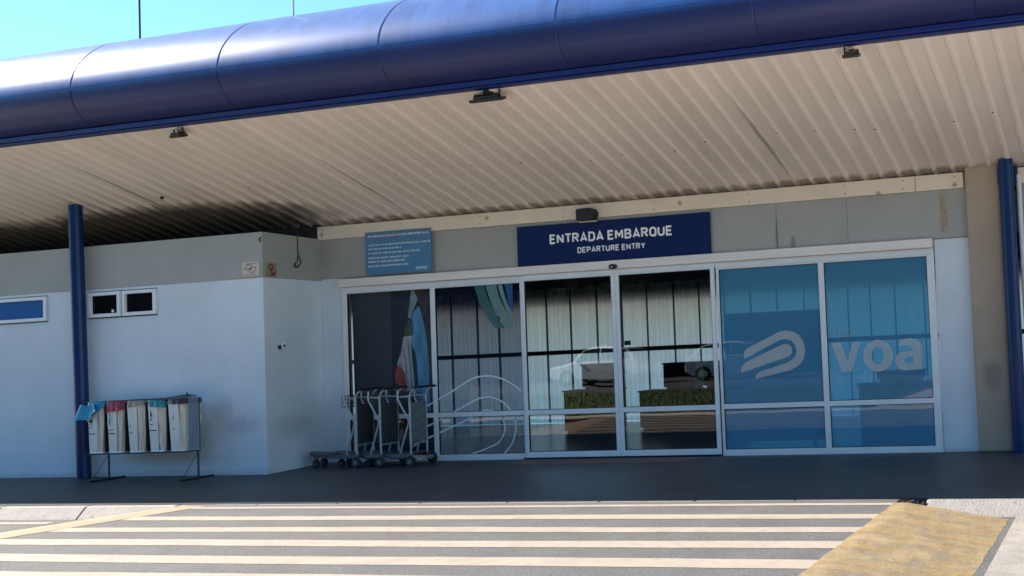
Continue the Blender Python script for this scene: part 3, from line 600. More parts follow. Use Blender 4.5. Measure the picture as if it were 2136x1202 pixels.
# ---- block windows
def small_window(xs_, z0, z1, gm, lab, y=-1.2):
    s = MB(); f = None; t = 0.045
    fr = MB()
    for a, b, e in xs_:
        ya, yb_ = y - 0.03 + e, y + 0.05
        fr.box(a, b, ya, yb_, z0, z0 + t); fr.box(a, b, ya, yb_, z1 - t, z1); fr.box(a, a + t, ya, yb_, z0 + t, z1 - t); fr.box(b - t, b, ya, yb_, z0 + t, z1 - t)
    f = fr.build('window', M['alu'], B, 0.004); f['label'] = lab
    for a, b, e in xs_:
        s = MB(); s.box(a + t, b - t, y + 0.005 + e, y + 0.01 + e, z0 + t, z1 - t); s.build('pane', gm, f)
    s = MB(); s.box(xs_[0][0] - .04, xs_[-1][1] + .005, y - 0.018, y - .002, z0 - 0.012, z0 - 0.002); s.build('sill', M['darksteel'], f)
    return f
wf = small_window([(-3.0, -2.475, -0.02), (-2.455, -1.915, 0.0)], 2.075, 2.402, M['pane_black'], 'black two-pane awning window')
s = MB(); s.box(-2.63, -2.60, -1.225, -1.216, 2.13, 2.17); s.build('latch', M['alu'], wf)
small_window([(-5.3, -3.74, 0.0)], 2.075, 2.402, M['glass_winblue'], 'high window with blue film')

# ---- interior seen through the glass
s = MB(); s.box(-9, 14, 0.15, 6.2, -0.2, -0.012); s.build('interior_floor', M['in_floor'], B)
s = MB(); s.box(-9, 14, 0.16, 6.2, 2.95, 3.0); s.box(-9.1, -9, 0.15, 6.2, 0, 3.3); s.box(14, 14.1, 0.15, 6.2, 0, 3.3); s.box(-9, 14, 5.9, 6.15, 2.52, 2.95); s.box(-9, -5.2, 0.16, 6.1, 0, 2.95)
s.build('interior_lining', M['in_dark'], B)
s = MB(); vs = []; xx = -5.2; k = 0
while xx < 14: vs.append((xx, 6.0 + (0.018 if k % 2 else 0))); xx += 0.045; k += 1
n = len(vs); s._add([(a, b, 0) for a, b in vs] + [(a, b, 2.52) for a, b in vs], [(i, i + 1, n + i + 1, n + i) for i in range(n - 1)]); s.fix = False
s.build('translucent_wall', M['slats'], B)
s = MB(); s.box(-5.2, 14, 5.93, 5.985, 1.27, 1.35)
for x in [-4.6, -4.08, -3.56, -3.04, -2.558, -1.985, -1.515, -1.0, -.489, .014, .56, 1.07, 1.58, 2.113, 2.611, 3.1, 3.6, 4.1, 4.6, 5.0, 5.402, 5.8, 6.239, 6.75, 7.2, 7.7, 8.2, 8.8, 9.4]: s.box(x - .007, x + .007, 5.94, 5.995, 0, 2.5)
s.build('wall_frame', M['mullion'], B)
# unseen airside canopy added to darken the top of the translucent wall
s = MB(); s.box(-9, 14, 6.16, 7.7, 2.16, 2.26); s.box(-9, 14, 6.16, 6.2, 2.22, 3.3); s.build('shade_canopy', M['mullion'], B)

def cabinet(loc, w, d, h, m, label, cat='cabinet', name='cabinet', split=2):
    e = empty(name, loc); tag(e, label, cat)
    s = MB(); s.box(-w / 2, w / 2, -d / 2, d / 2, 0.04, h - 0.03); s.build('body', m, e, 0.012)
    s = MB(); s.box(-w / 2 - .015, w / 2 + .015, -d / 2 - .015, d / 2 + .015, h - 0.028, h); s.build('top', m, e, 0.006)
    s = MB(); s.box(-w / 2 + .04, w / 2 - .04, -d / 2 + .03, d / 2 - .03, 0, 0.038); s.build('plinth', M['kiosk'], e)
    for k in range(split):
        a = -w / 2 + .02 + k * (w - .04) / split
        s = MB(); s.box(a + .005, a + (w - .04) / split - .005, -d / 2 - .014, -d / 2 - .001, 0.08, h - .06); s.build('door', m, e, 0.004)
    return e
FZ = -0.012
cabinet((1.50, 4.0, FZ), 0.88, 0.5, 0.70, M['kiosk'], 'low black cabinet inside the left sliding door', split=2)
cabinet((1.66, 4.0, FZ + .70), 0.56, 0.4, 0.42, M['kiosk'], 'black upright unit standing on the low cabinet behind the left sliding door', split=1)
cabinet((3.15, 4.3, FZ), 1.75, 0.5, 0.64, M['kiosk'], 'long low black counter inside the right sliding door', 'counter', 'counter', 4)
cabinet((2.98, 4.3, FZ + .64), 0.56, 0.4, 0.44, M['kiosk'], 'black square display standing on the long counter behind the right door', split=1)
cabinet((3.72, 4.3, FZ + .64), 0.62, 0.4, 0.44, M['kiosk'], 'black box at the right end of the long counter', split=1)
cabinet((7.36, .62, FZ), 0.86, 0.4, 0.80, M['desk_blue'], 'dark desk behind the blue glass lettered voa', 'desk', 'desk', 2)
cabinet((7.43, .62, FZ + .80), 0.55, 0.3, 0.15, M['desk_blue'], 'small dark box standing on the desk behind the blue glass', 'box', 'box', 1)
e = empty('display_board', (5.80, 0.62, FZ)); tag(e, 'large dark free-standing board behind the blue glass with the emblem', 'board')
s = MB(); s.box(-.64, .64, -.02, .02, 0.12, 1.74); s.build('panel', M['desk_blue'], e, 0.006)
for x in (-.5, .5):
    s = MB(); s.box(x - .03, x + .03, -.16, .16, 0, .03); s.box(x - .02, x + .02, -.019, .019, .03, .118); s.build('foot', M['darksteel'], e)
# printed banner standing right behind the leftmost bay
e = empty('printed_banner', (0, 0, 0)); tag(e, 'dark banner printed with a figure in white and red against blue, behind the leftmost bay', 'banner')
s = MB(); s.box(-0.03, 1.27, 0.123, 0.135, 0.05, 2.28); s.build('backing', mat('dark_navy_print', (0.05, 0.062, 0.085), 0.5, var=0.12, vs=1.5), e)
prints = [('blue_print_area', 'm_blue', (0.20, 0.55, 0.78)), ('brown_print_area', 'm_brown', (0.11, 0.09, 0.085)), ('teal_print_area', 'm_teal', (0.03, 0.12, 0.15)),
          ('white_print_area', 'm_white', (0.80, 0.77, 0.72)), ('leaf_print_area', 'm_leaf', (0.50, 0.64, 0.60)), ('olive_print_area', 'm_olive', (0.17, 0.19, 0.13)), ('red_print_area', 'm_red', (0.75, 0.13, 0.10))]
for i, (nm, key, c) in enumerate(prints):
    s = MB(); s.fix = False; s.poly([T[key]], FM(0.1215 - 0.001 * i))
    s.build(nm, mat(nm, c, 0.6, var=0.22, vs=5, stretch=(2, 1, .5)), e)
s = MB(); s.fix = False
for pl in ([(.70, 1.3), (.72, 1.15), (.735, .93)], [(.76, 1.5), (.80, 1.3), (.80, .94)], [(.84, 1.6), (.86, 1.3), (.885, .93)]): s.ribbon(pl, 0.012, FM(0.1135))
s.build('fold_lines', mat('fold_lines', (0.25, 0.22, 0.21), .6), e)

# ================================================================ SIGNS AND FITTINGS
e = empty('entrance_sign', (3.95, -0.012, 2.71)); tag(e, 'navy blue sign reading ENTRADA EMBARQUE / DEPARTURE ENTRY above the sliding doors', 'sign')
s = MB(); s.box(2.627 - 3.95, 5.278 - 3.95, -0.03, 0.008, 2.458 - 2.71, 2.966 - 2.71); s.build('panel', M['sign_blue'], e, 0.003)
s = MB(); s.fix = False; stroke_text(s, 'ENTRADA EMBARQUE', 3.098 - 3.95, 4.772 - 3.95, 2.714 - 2.71, 0.124, FM(-0.0315), 0.20, 0.26); s.build('lettering', M['sign_white'], e)
s = MB(); s.fix = False; stroke_text(s, 'DEPARTURE ENTRY', 3.484 - 3.95, 4.405 - 3.95, 2.576 - 2.71, 0.075, FM(-0.0315), 0.19, 0.26); s.build('lettering', M['sign_white'], e)
e = empty('notice_board', (0.86, -0.05, 2.77)); tag(e, 'pale blue notice board with lines of small white text left of the entrance sign', 'notice')
s = MB(); s.box(-0.508, 0.506, -0.012, 0.0, -0.285, 0.283); s.build('panel', M['board_blue'], e, 0.002)
s = MB(); s.box(-0.505, 0.503, -0.0145, -0.0125, 0.175, 0.28); s.build('header_strip', M['board_band'], e)
rnd = random.Random(4)
rows = [(-.463, .48, .214, .022), (-.455, .493, .098, .018), (-.456, .054, .045, .018), (-.458, .336, -.012, .018), (-.46, .158, -.075, .019), (-.462, .10, -.126, .022), (-.464, .145, -.183, .020)]
for (xa, xb, z, h) in rows:
    x = xa; s = MB(); s.fix = False
    while x < xb:
        wl = rnd.randint(3, 9)
        for c in range(wl):
            if x > xb: break
            ch = rnd.choice('ENTRADMBUPOSIC'); w_, st = GL[ch]
            for q, pl in enumerate(st): s.ribbon([(x + a * h * .8, z + b * h) for a, b in pl], h * .26, FM(-0.0152), off=0.0002 * q)
            x += (w_ * .8 + .24) * h
        x += h * .6
    s.build('text_line', M['board_text'], e)
s = MB(); s.fix = False
def mapT(pts, cx, cz, k, tx, tz): return [((a - cx) * k + tx, (b - cz) * k + tz) for a, b in pts]
s.poly([mapT(T['logo_a'], 6.0, 1.19, .075, .295, -.235)], FM(-0.0152)); s.poly([mapT(T['logo_b'], 6.0, 1.19, .075, .295, -.235)], FM(-0.0152))
for lp in ([T['v']], [T['o'], T['oi']], [T['a'], T['ai']]): s.poly([mapT(p, 7.27, 1.13, .1, .385, -.235) for p in lp], FM(-0.0152))
s.build('emblem', M['board_text'], e)
# small plates on the block corner
e = empty('small_plate', (-0.424, -1.205, 2.565)); tag(e, 'small cream plate with a red map outline on the front of the corner', 'plate', None)
s = MB(); s.box(-0.128, 0.127, -0.008, 0.0, -0.09, 0.088); s.build('panel', M['plate'], e, .002)
s = MB(); s.fix = False; s.ribbon([(a + .424, b - 2.565) for a, b in T['sp1c']], 0.009, FM(-0.0092)); s.poly([[(-.03, 0), (.01, .02), (.03, .015), (.015, -.01), (-.02, -.015)]], FM(-0.0092))
s.poly([[(-.1, .064), (.10, .07), (.10, .064), (-.1, .058)]], FM(-0.0092)); s.poly([[(-.09, -.074), (.09, -.066), (.09, -.071), (-.09, -.08)]], FM(-0.0092)); s.build('outline_mark', M['mark_red'], e)
ang = math.atan2(1.199, -0.16)
e = empty('small_plate', (-0.266, -1.052, 2.555), ang - 0.0); tag(e, 'small brown plate with a round figure mark on the shaded side of the corner', 'plate', None)
s = MB(); s.box(-0.095, 0.095, -0.012, -0.003, -0.085, 0.085); s.build('panel', M['plate_brown'], e, .002)
s = MB(); s.fix = False
s.ribbon([(-.01 + .042 * cos(t * .6), .03 + .033 * sin(t * .6)) for t in range(0, 12)], 0.016, FM(-0.0132)); s.ribbon([(.025 + .045 * cos(2 + t * .55), -.02 + .035 * sin(2 + t * .55)) for t in range(0, 9)], 0.018, FM(-0.0136)); s.poly([[(-.05, -.07), (.05, -.062), (.05, -.075), (-.05, -.08)]], FM(-0.0132)); s.build('round_mark', M['mark_brown'], e)
# loose cable, hook, outlet, rusty strip
def off(p, d=0.012): return (p[0] + d, p[1] + d * .13, p[2])
s = MB(); s.tube([off(p) for p in T['cable']], 0.006, 8); s.tube([off(p) for p in T['cable2']], 0.006, 8); s.tube([off(T['cable'][-2]), off(T['cable'][-1])], 0.012, 8); s.tube([off(T['cable2'][-2]), off(T['cable2'][-1])], 0.012, 8)
s.tube([(-.341 + .012, -.515, 3.09), (-.6, -.5, roof_z(-.5) - 0.0)], .006, 6)
tag(s.build('loose_cable', M['black']), 'loose black cable hanging down the grey side wall', 'cable')
s = MB(); s.tube([(-.262 + .02 * cos(t), -1.215, 2.92 + .024 * sin(t)) for t in [1.2 + .45 * i for i in range(9)]], .007, 8); s.cyl((-.262, -1.2, 2.945), (-.262, -1.222, 2.945), .008)
tag(s.build('wall_hook', M['darksteel']), 'small metal hook near the top of the block corner', 'hook')
e = empty('wall_outlet', (-0.287, -0.865, 1.583), ang); tag(e, 'small white outlet box with a dark socket on the side wall', 'outlet')
s = MB(); s.box(-.035, .035, -.02, 0.0, -.03, .04); s.build('box', M['sign_white'], e, .004)
s = MB(); s.box(-.014, .02, -.024, -.0205, -.016, .022); s.build('socket', M['black'], e)
s = MB(); s.box(-.09, -.05, -.022, 0.0, -.036, .012); s.build('plug', M['black'], e, .004)
s = MB(); s.box(8.118, 8.186, -.012, -.0035, 2.52, 2.955); s.cyl((8.15, -.018, 2.535), (8.15, -.01, 2.535), .01); s.cyl((8.15, -.018, 2.94), (8.15, -.01, 2.94), .006)
tag(s.build('wall_strip', M['rust']), 'narrow vertical rusty strip on the grey band near the tan pillar', 'metal strip')
# black siren/emergency light above the sign
e = empty('emergency_light', (3.67, -0.05, 3.045)); tag(e, 'black rounded emergency light on the cream beam above the sign', 'emergency light')
s = MB(); n = 16
loop = [(-.125, -.06), (-.125, .06), (-.108, .075), (.06, .078), (.10, .065), (.13, .02), (.125, -.02), (.11, -.04), (.11, -.065), (.09, -.075), (-.11, -.075)]
s.poly([loop], FM(0.0), 0.12); s.build('housing', M['black'], e, 0.012)
s = MB(); s.box(-.145, .10, -.004, 0.003, -.088, .09); s.build('back_plate', M['cream'], e, 0.003)
e = empty('door_sensor', (3.995, -0.1, 2.372)); tag(e, 'small black motion sensor over the middle of the sliding doors', 'sensor')
s = MB(); s.smooth = True; n = 14
for j in range(6):
    pass
vs = []; fs = []
for j in range(7):
    t = pi * j / 6
    for k in range(n): a = 2 * pi * k / n; vs.append((.062 * cos(t) * 1.0, -.035 * abs(sin(t)) * (1 if True else 0) * (0.5 - .5 * cos(a)) , .034 * sin(t) * sin(a)))
s._add(vs, [(j * n + k, j * n + (k + 1) % n, (j + 1) * n + (k + 1) % n, (j + 1) * n + k) for j in range(6) for k in range(n)]); s.build('housing', M['black'], e)
s = MB(); s.cyl((0, -.03, -.004), (0, -.042, -.006), .013, 12); s.build('lens', M['tan'], e)
# floodlights hanging under the gutter
def floodlight(loc, L, label, big):
    e = empty('floodlight', loc); tag(e, label, 'floodlight', 'floodlights under the canopy edge')
    Mx = Matrix.Translation((0, 0.02, -0.055)) @ Matrix.Rotation(RAD(16), 4, 'X')
    s = MB(); s.obox(Mx, L, 0.16 if big else .12, 0.030); s.obox(Mx @ Matrix.Translation((0, 0, .028)), L * .8, 0.10, 0.026)
    if big:
        for k in range(7): s.obox(Mx @ Matrix.Translation((-L * .36 + k * L * .12, 0, .045)), 0.006, .10, .02)
    s.build('lamp_body', M['black'], e, 0.005)
    s = MB(); s.obox(Mx @ Matrix.Translation((0, 0, -.017)), L * .86, 0.12 if big else .09, 0.004); s.build('lens', M['darksteel'], e)
    s = MB()
    for x in (-L * .42, L * .42): s.box(x - .006, x + .006, .012, .026, -.05, .055)
    s.box(-L * .42, L * .42, .010, .032, .055, .062); s.build('bracket', M['black'], e)
    s = MB(); s.box(-.03 if big else -.015, .075 if big else .03, -.01, .05, .0, .05); s.build('driver_box', M['zinc'] if not big else M['darksteel'], e, .004)
floodlight((4.03, -2.80, 3.985), 0.33, 'largest floodlight, black with a finned body, under the middle of the canopy edge', True)
floodlight((0.144, -2.80, 3.985), 0.14, 'small black floodlight under the canopy edge left of the notice board', False)
floodlight((7.83, -2.80, 4.0), 0.15, 'small black floodlight under the canopy edge above the right-hand glass', False)
# rods on the roof
def rod(x, y, m, label, h=3.2):
    s = MB(); s.tube([(x, y, 4.3), (x, y, 4.3 + h)], 0.011, 8); s.cyl((x, y, 4.3), (x, y, 4.36), .05); o = s.build('lightning_rod', m); tag(o, label, 'lightning rod', 'thin rods on the roof')
rod(-0.563, -2.6, M['black'], 'thin black rod rising above the fascia at far left of the sky')
rod(1.546, -2.6, M['zinc'], 'thin pale grey rod above the fascia, right of the black rod')
# doormat
slab('doormat', [(2.62, -0.12), (5.25, -0.12), (4.95, -0.60), (2.80, -0.62)], 0.006, 0.001, M['mat_strip'])
dm = bpy.data.objects['doormat']; del dm['kind']; tag(dm, 'thin brown doormat in front of the sliding doors', 'doormat')

# ================================================================ LUGGAGE CARTS
def make_cart():
    e = empty('luggage_cart'); W2 = 0.165
    s = MB()
    # deck: long tapered tray with turned-down edge, slightly rising to the rounded nose
    sec = [(0.06, .20, .165), (-0.10, .20, .165), (-0.35, .17, .16), (-0.62, .135, .175), (-0.74, .10, .190), (-0.80, .05, .197), (-0.81, .02, .197)]
    vs = []
    for x, hw, z in sec: vs += [(x, -hw, z - .045), (x, -hw + .005, z), (x, hw - .005, z), (x, hw, z - .045)]
    s._add(vs, [(4 * i + j, 4 * i + j + 1, 4 * i + 5 + j, 4 * i + 4 + j) for i in range(len(sec) - 1) for j in range(3)] + [(24, 25, 26, 27)])
    vs2 = [(x, y, z - .012) for x, y, z in vs]
    for i in range(4): s.box(-.12 - .14 * i - .02, -.12 - .14 * i + .02, -.13 + .008 * i, .13 - .008 * i, .166, .172)
    s.build('deck', M['cart_deck'], e)
    for sy in (-1, 1):
        s = MB(); s.tube([(0.0, sy * W2, .13), (0.0, sy * W2, .86), (0.008, sy * W2, .90), (.03, sy * W2, .935), (.07, sy * W2, .965), (.105, sy * W2, .985)], 0.0135, 10); s.build('upright', M['zinc'], e)
        s = MB(); s.tube([(-.165, sy * W2 * 1.02, .955), (-.172, sy * W2 * 1.02, .87), (-.16, sy * W2 * 1.02, .83), (-.03, sy * W2, .60), (-.018, sy * W2, .565), (-.03, sy * W2, .52), (-.135, sy * W2 * 1.02, .22), (-.16, sy * W2 * 1.02, .12)], 0.0125, 10); s.build('brace', M['zinc'], e)
    s = MB(); s.tube([(0.0, -W2, .87), (-.155, -W2, .875), (-.172, -W2 + .02, .875), (-.172, W2 - .02, .875), (-.155, W2, .875), (0.0, W2, .87)], .010, 8); s.build('basket_rail', M['zinc'], e)
    for z in (.56, .28):
        s = MB(); s.tube([(0, -W2, z), (0, W2, z)], .010, 8); s.build('cross_tube', M['zinc'], e)
    s = MB(); s.tube([(.105, -W2 - .06, .985), (.11, -W2, .99), (.11, W2, .99), (.105, W2 + .06, .985)], .016, 10); s.build('handle', M['black'], e)
    s = MB(); r_ = .0035
    for z in (.91, .86, .82, .77): s.tube([(-.01, -W2, z), (-.2, -W2, z), (-.2, W2, z), (-.01, W2, z)], r_, 6)
    for k in range(7): y = -W2 + 2 * W2 * k / 6; s.tube([(-.2, y, .91), (-.2, y, .77), (-.01, y, .77)], r_, 6)
    for sy in (-1, 1):
        for k in range(1, 4): x = -.2 + .19 * k / 4; s.tube([(x, sy * W2, .91), (x, sy * W2, .77)], r_, 6)
    s.build('basket', M['darksteel'], e)
    s = MB(); s.box(.004, .012, -W2 + .012, W2 - .012, .30, .80); s.build('advert_panel', M['cart_panel'], e, .003)
    s = MB(); s.tube([(.06, -.2, .10), (.06, .2, .10)], .012, 8); s.tube([(.02, -.17, .12), (.10, -.15, .095), (.13, 0, .09), (.10, .15, .095), (.02, .17, .12)], .009, 8); s.build('rear_axle', M['zinc'], e)
    for (x, y, r_, w_) in ((.03, -.225, .070, .035), (.03, .225, .070, .035), (-.68, -.075, .052, .028), (-.68, .075, .052, .028)):
        s = MB(); s.tube([(x, y - w_ / 2, r_), (x, y - w_ / 2 * .6, r_), (x, y + w_ / 2 * .6, r_), (x, y + w_ / 2, r_)], [r_ * .88, r_, r_, r_ * .88], 22)
        wh = s.build('wheel', M['rubber'], e)
        s = MB(); s.cyl((x, y - w_ / 2 - .003, r_), (x, y + w_ / 2 + .003, r_), r_ * .55, 16); s.mi = 1
        for a in range(5): s.obox(Matrix.Translation((x + r_ * .3 * cos(a * 1.257), y - w_ / 2 - .004, r_ + r_ * .3 * sin(a * 1.257))) @ Matrix.Rotation(-a * 1.257, 4, 'Y'), r_ * .4, .003, r_ * .12)
        s.build('rim', [M['darksteel'], M['zinc']], wh)
        if x < 0:
            s = MB(); s.box(x - .008, x + .012, y - w_ / 2 - .008, y - w_ / 2 - .004, r_ * .8, .155); s.box(x - .008, x + .012, y + w_ / 2 + .004, y + w_ / 2 + .008, r_ * .8, .155); s.build('fork', M['darksteel'], e)
    return e
c1 = make_cart()
def setcart(c, x, y, rz, label): c.location = (x, y, 0.0); c.rotation_euler = (0, 0, rz); tag(c, label, 'luggage cart', 'luggage carts parked in front of the leftmost glass')
setcart(c1, 0.60, -0.475, RAD(1.5), 'leftmost luggage cart with its long grey deck reaching to the side wall')
c2 = copy_tree(c1); setcart(c2, 0.955, -0.46, RAD(-1), 'middle luggage cart with a plain dark back panel')
c3 = copy_tree(c1); setcart(c3, 1.385, -0.455, RAD(1), 'rightmost luggage cart with a worn grey back panel')
for ch in list(c3.children):
    if ch.name.startswith('advert_panel'):
        ch.data = ch.data.copy(); ch.data.materials.clear(); ch.data.materials.append(mat('worn_grey_panel', (0.16, 0.18, 0.20), .5, var=.3, vs=6, stretch=(1, 1, 5))); ch['label'] = 'scuffed light grey panel'

# ================================================================ RECYCLING BAGS ON THEIR RACK
YB = -1.50
e = empty('bag_rack', (-1.8, YB, 0)); tag(e, 'thin steel rack on two T-shaped feet holding five recycling bags against the wall', 'rack')
BX = [-2.47, -2.155, -1.825, -1.50, -1.185]
s = MB()
for y in (-.13, .13):
    xe = .78 if y < 0 else .66
    s.tube([(-.86, y, .985), (xe, y, 1.0)], .005, 8)
    s.tube([(-.80, y, .335), (xe, y, .345)], .009, 8)
s.tube([(-.86, -.13, .985), (-.86, .13, .985)], .006, 8); s.tube([(.78, -.13, .345), (.78, .04, .345)], .008, 8)
s.tube([(.795, .035, .34), (.795, .035, 1.0)], .006, 8); s.tube([(.79, -.135, .98), (.79, -.135, 1.065)], .009, 8)
s.build('frame', M['darksteel'], e)
for x in (-.60, .80):
    s = MB(); s.tube([(x, 0, .34), (x, 0, .02)], .012, 8); s.build('leg', M['darksteel'], e)
    s = MB(); s.box(x - .02, x + .02, -.27, .22, .0, .022); s.build('foot', M['black'], e, .003)
    s = MB(); s.tube([(x, -.02, .30), (x, -.23, .03)], .004, 6); s.build('stay', M['darksteel'], e)
for i in range(4):
    x = (BX[i] + BX[i + 1]) / 2 + 1.8
    s = MB(); s.box(x - .006, x + .006, -.125, .125, .36, .96); s.build('gap_shade', M['black'], e)  # dark sheets added to stand for the shaded gaps between bags
def bag(x, lm, label, idx, cuff, tilt):
    rnd = random.Random(idx * 11 + 3)
    e = empty('recycling_bag', (x, YB, 0.352)); e.rotation_euler = (0, RAD(tilt), 0); tag(e, label, 'recycling bag', 'recycling bags hanging in the rack')
    s = MB(); s.smooth = True; nz = 26; ring = []
    H = .615
    per = []   # perimeter samples (u,v) on a square
    for side in range(4):
        for k in range(14):
            t = k / 14 * 2 - 1
            per.append([(t, -1), (1, t), (-t, 1), (-1, -t)][side])
    n = len(per); ph = [rnd.random() * 6 for _ in range(6)]
    vs = []
    for j in range(nz + 1):
        t = j / nz; hw = .098 + .034 * min(1, t * 1.8) + .003 * sin(t * 9 + ph[0]); hd = .105 + .015 * t
        for k, (u, v) in enumerate(per):
            q = (u ** 6 + v ** 6) ** (1 / 6.0); a = math.atan2(v, u)
            fold = .010 * sin(a * 9 + ph[1] + t * 2.2) + .010 * sin(a * 21 + ph[2] - t * 3) + .006 * sin(t * 14 + a * 5 + ph[3])
            if v < -.9 and u < .0: fold *= .25
            kx = 1 / q * (1 + fold / .12)
            vs.append((u * hw * kx + .012 * (1 - t), v * hd * kx, t * H))
    fs = []
    for j in range(nz):
        for k in range(n): fs.append((j * n + k, j * n + (k + 1) % n, (j + 1) * n + (k + 1) % n, (j + 1) * n + k))
    s._add(vs, fs); s._add([(0, 0, 0.0)] + vs[:n], [(0, k + 1, (k + 1) % n + 1) for k in range(n)])
    s.build('body', M['bag'], e)
    # printed face
    s = MB(); zz = [0.01, .15, .30, .45, H - .005]
    s.face([(-.10, -.117, .012), (.022, -.117, .012), (.03, -.131, H - .03), (-.122, -.131, H - .03)])
    pf = s.build('printed_face', M['bag_print'], e)
    s = MB(); s.fix = False; Mx = frame_M(-.105, -.1195, .012, (1, 0, 0), (0, -.014, .575))
    def bar(a, b, c, d): s.poly([[(a, c - .002), (b, c - .002), (b, d + .002), (a, d + .002)]], Mx)
    if idx == 0: bar(.0, .10, .22, .227); bar(.0, .05, .30, .304); bar(.0, .06, .335, .339); bar(.055, .06, .335, .42); bar(.01, .055, .36, .40)
    if idx == 1: bar(.0, .10, .22, .227); bar(.005, .085, .265, .27); s.poly([[(.02, .44), (.034, .44), (.03, .47), (.024, .47)]], Mx); bar(.02, .034, .33, .42); bar(.06, .063, .34, .44)
    if idx == 2: bar(.005, .06, .225, .230); bar(.02, .03, .30, .315)
    if idx == 3: bar(-.005, .11, .245, .252); bar(.01, .05, .32, .327); bar(.015, .035, .37, .40); bar(.015, .04, .42, .47); bar(.02, .028, .48, .50); bar(.045, .05, .41, .44)
    if idx == 4: s.poly([[(.045, .38), (.062, .378), (.06, .40), (.052, .43), (.048, .40)]], Mx); bar(.04, .065, .255, .262); bar(.058, .060, .42, .45)
    s.build('print_marks', M['bag_ink'], pf)
    # coloured liner folded over the rim
    s = MB(); s.smooth = True; vs = []; m_ = 5
    for j in range(m_ + 1):
        t = j / m_
        for k, (u, v) in enumerate(per):
            q = (u ** 6 + v ** 6) ** (1 / 6.0); a = math.atan2(v, u)
            dep = cuff(u, v)
            ff = 1 + .05 * sin(a * 11 + ph[4]) * t + .02 * sin(a * 23)
            vs.append((u / q * (.141 + .006 * t) * ff, v / q * (.139 + .006 * t) * ff, H + .022 - dep * t))
    s._add(vs, [(j * n + k, j * n + (k + 1) % n, (j + 1) * n + (k + 1) % n, (j + 1) * n + k) for j in range(m_) for k in range(n)])
    for k in range(n): pass
    s._add([(0, 0, H + .004)] + vs[:n], [(0, k + 1, (k + 1) % n + 1) for k in range(n)])
    s.build('liner', lm, e)
    # white stiff base
    s = MB(); s.box(-.10, .105, -.12, .11, -.012, .012); s.build('base', M['sign_white'], e, .004)
    return e
bag(BX[0], M['lin_blue'], 'recycling bag beside the blue column with a blue liner hanging over it', 0, lambda u, v: .13 if (v > 0) else .15 - .10 * u, 2)
bag(BX[1], M['lin_red'], 'recycling bag with a dark red liner, second from the blue column', 1, lambda u, v: .125 - .02 * u, 1)
bag(BX[2], M['lin_tan'], 'recycling bag with a tan liner in the middle of the rack', 2, lambda u, v: .07 - .018 * u, 0)
bag(BX[3], M['lin_teal'], 'recycling bag with a teal liner between the tan and dark ones', 3, lambda u, v: .085 + .01 * u, 0)
bag(BX[4], M['lin_dark'], 'recycling bag with a dark purple rim at the right end of the rack', 4, lambda u, v: .06, 0)
# blue flap trailing off the first liner
fl = MB(); fl.smooth = True; vs = []
for j in range(9):
    for i in range(9):
        u, v = i / 8, j / 8
        vs.append((-2.66 + u * (.30 - .06 * (1 - v)) - .06 * v * (1 - u), YB - .165 - .02 * sin(u * 7 + v) - .02 * v, .955 - v * (.20 - .12 * u * u) + .012 * sin(u * 9)))
fl._add(vs, [(j * 9 + i, j * 9 + i + 1, (j + 1) * 9 + i + 1, (j + 1) * 9 + i) for j in range(8) for i in range(8)]); 
b0 = [o for o in bpy.data.objects if o.name == 'recycling_bag'][0]
flo = fl.build('liner_flap', M['lin_blue']); flo.parent = b0; bpy.context.view_layer.update(); flo.matrix_parent_inverse = b0.matrix_world.inverted()
# raised dark cover over the right end, clear side sheet
e = bpy.data.objects['bag_rack']
s = MB(); s.smooth = True
s._add([(.30, -.14, .995), (.78, -.14, 1.045), (.78, .06, 1.02), (.30, .10, 1.0), (.32, -.142, .98), (.78, -.142, 1.0)], [(0, 1, 2, 3), (4, 5, 1, 0)]); s.build('cover', M['lin_dark'], e)
s = MB(); s.face([(.785, -.12, .36), (.79, .03, .36), (.79, .03, .99), (.785, -.12, 1.0)]); s.build('side_sheet', M['plastic_clear'], e)

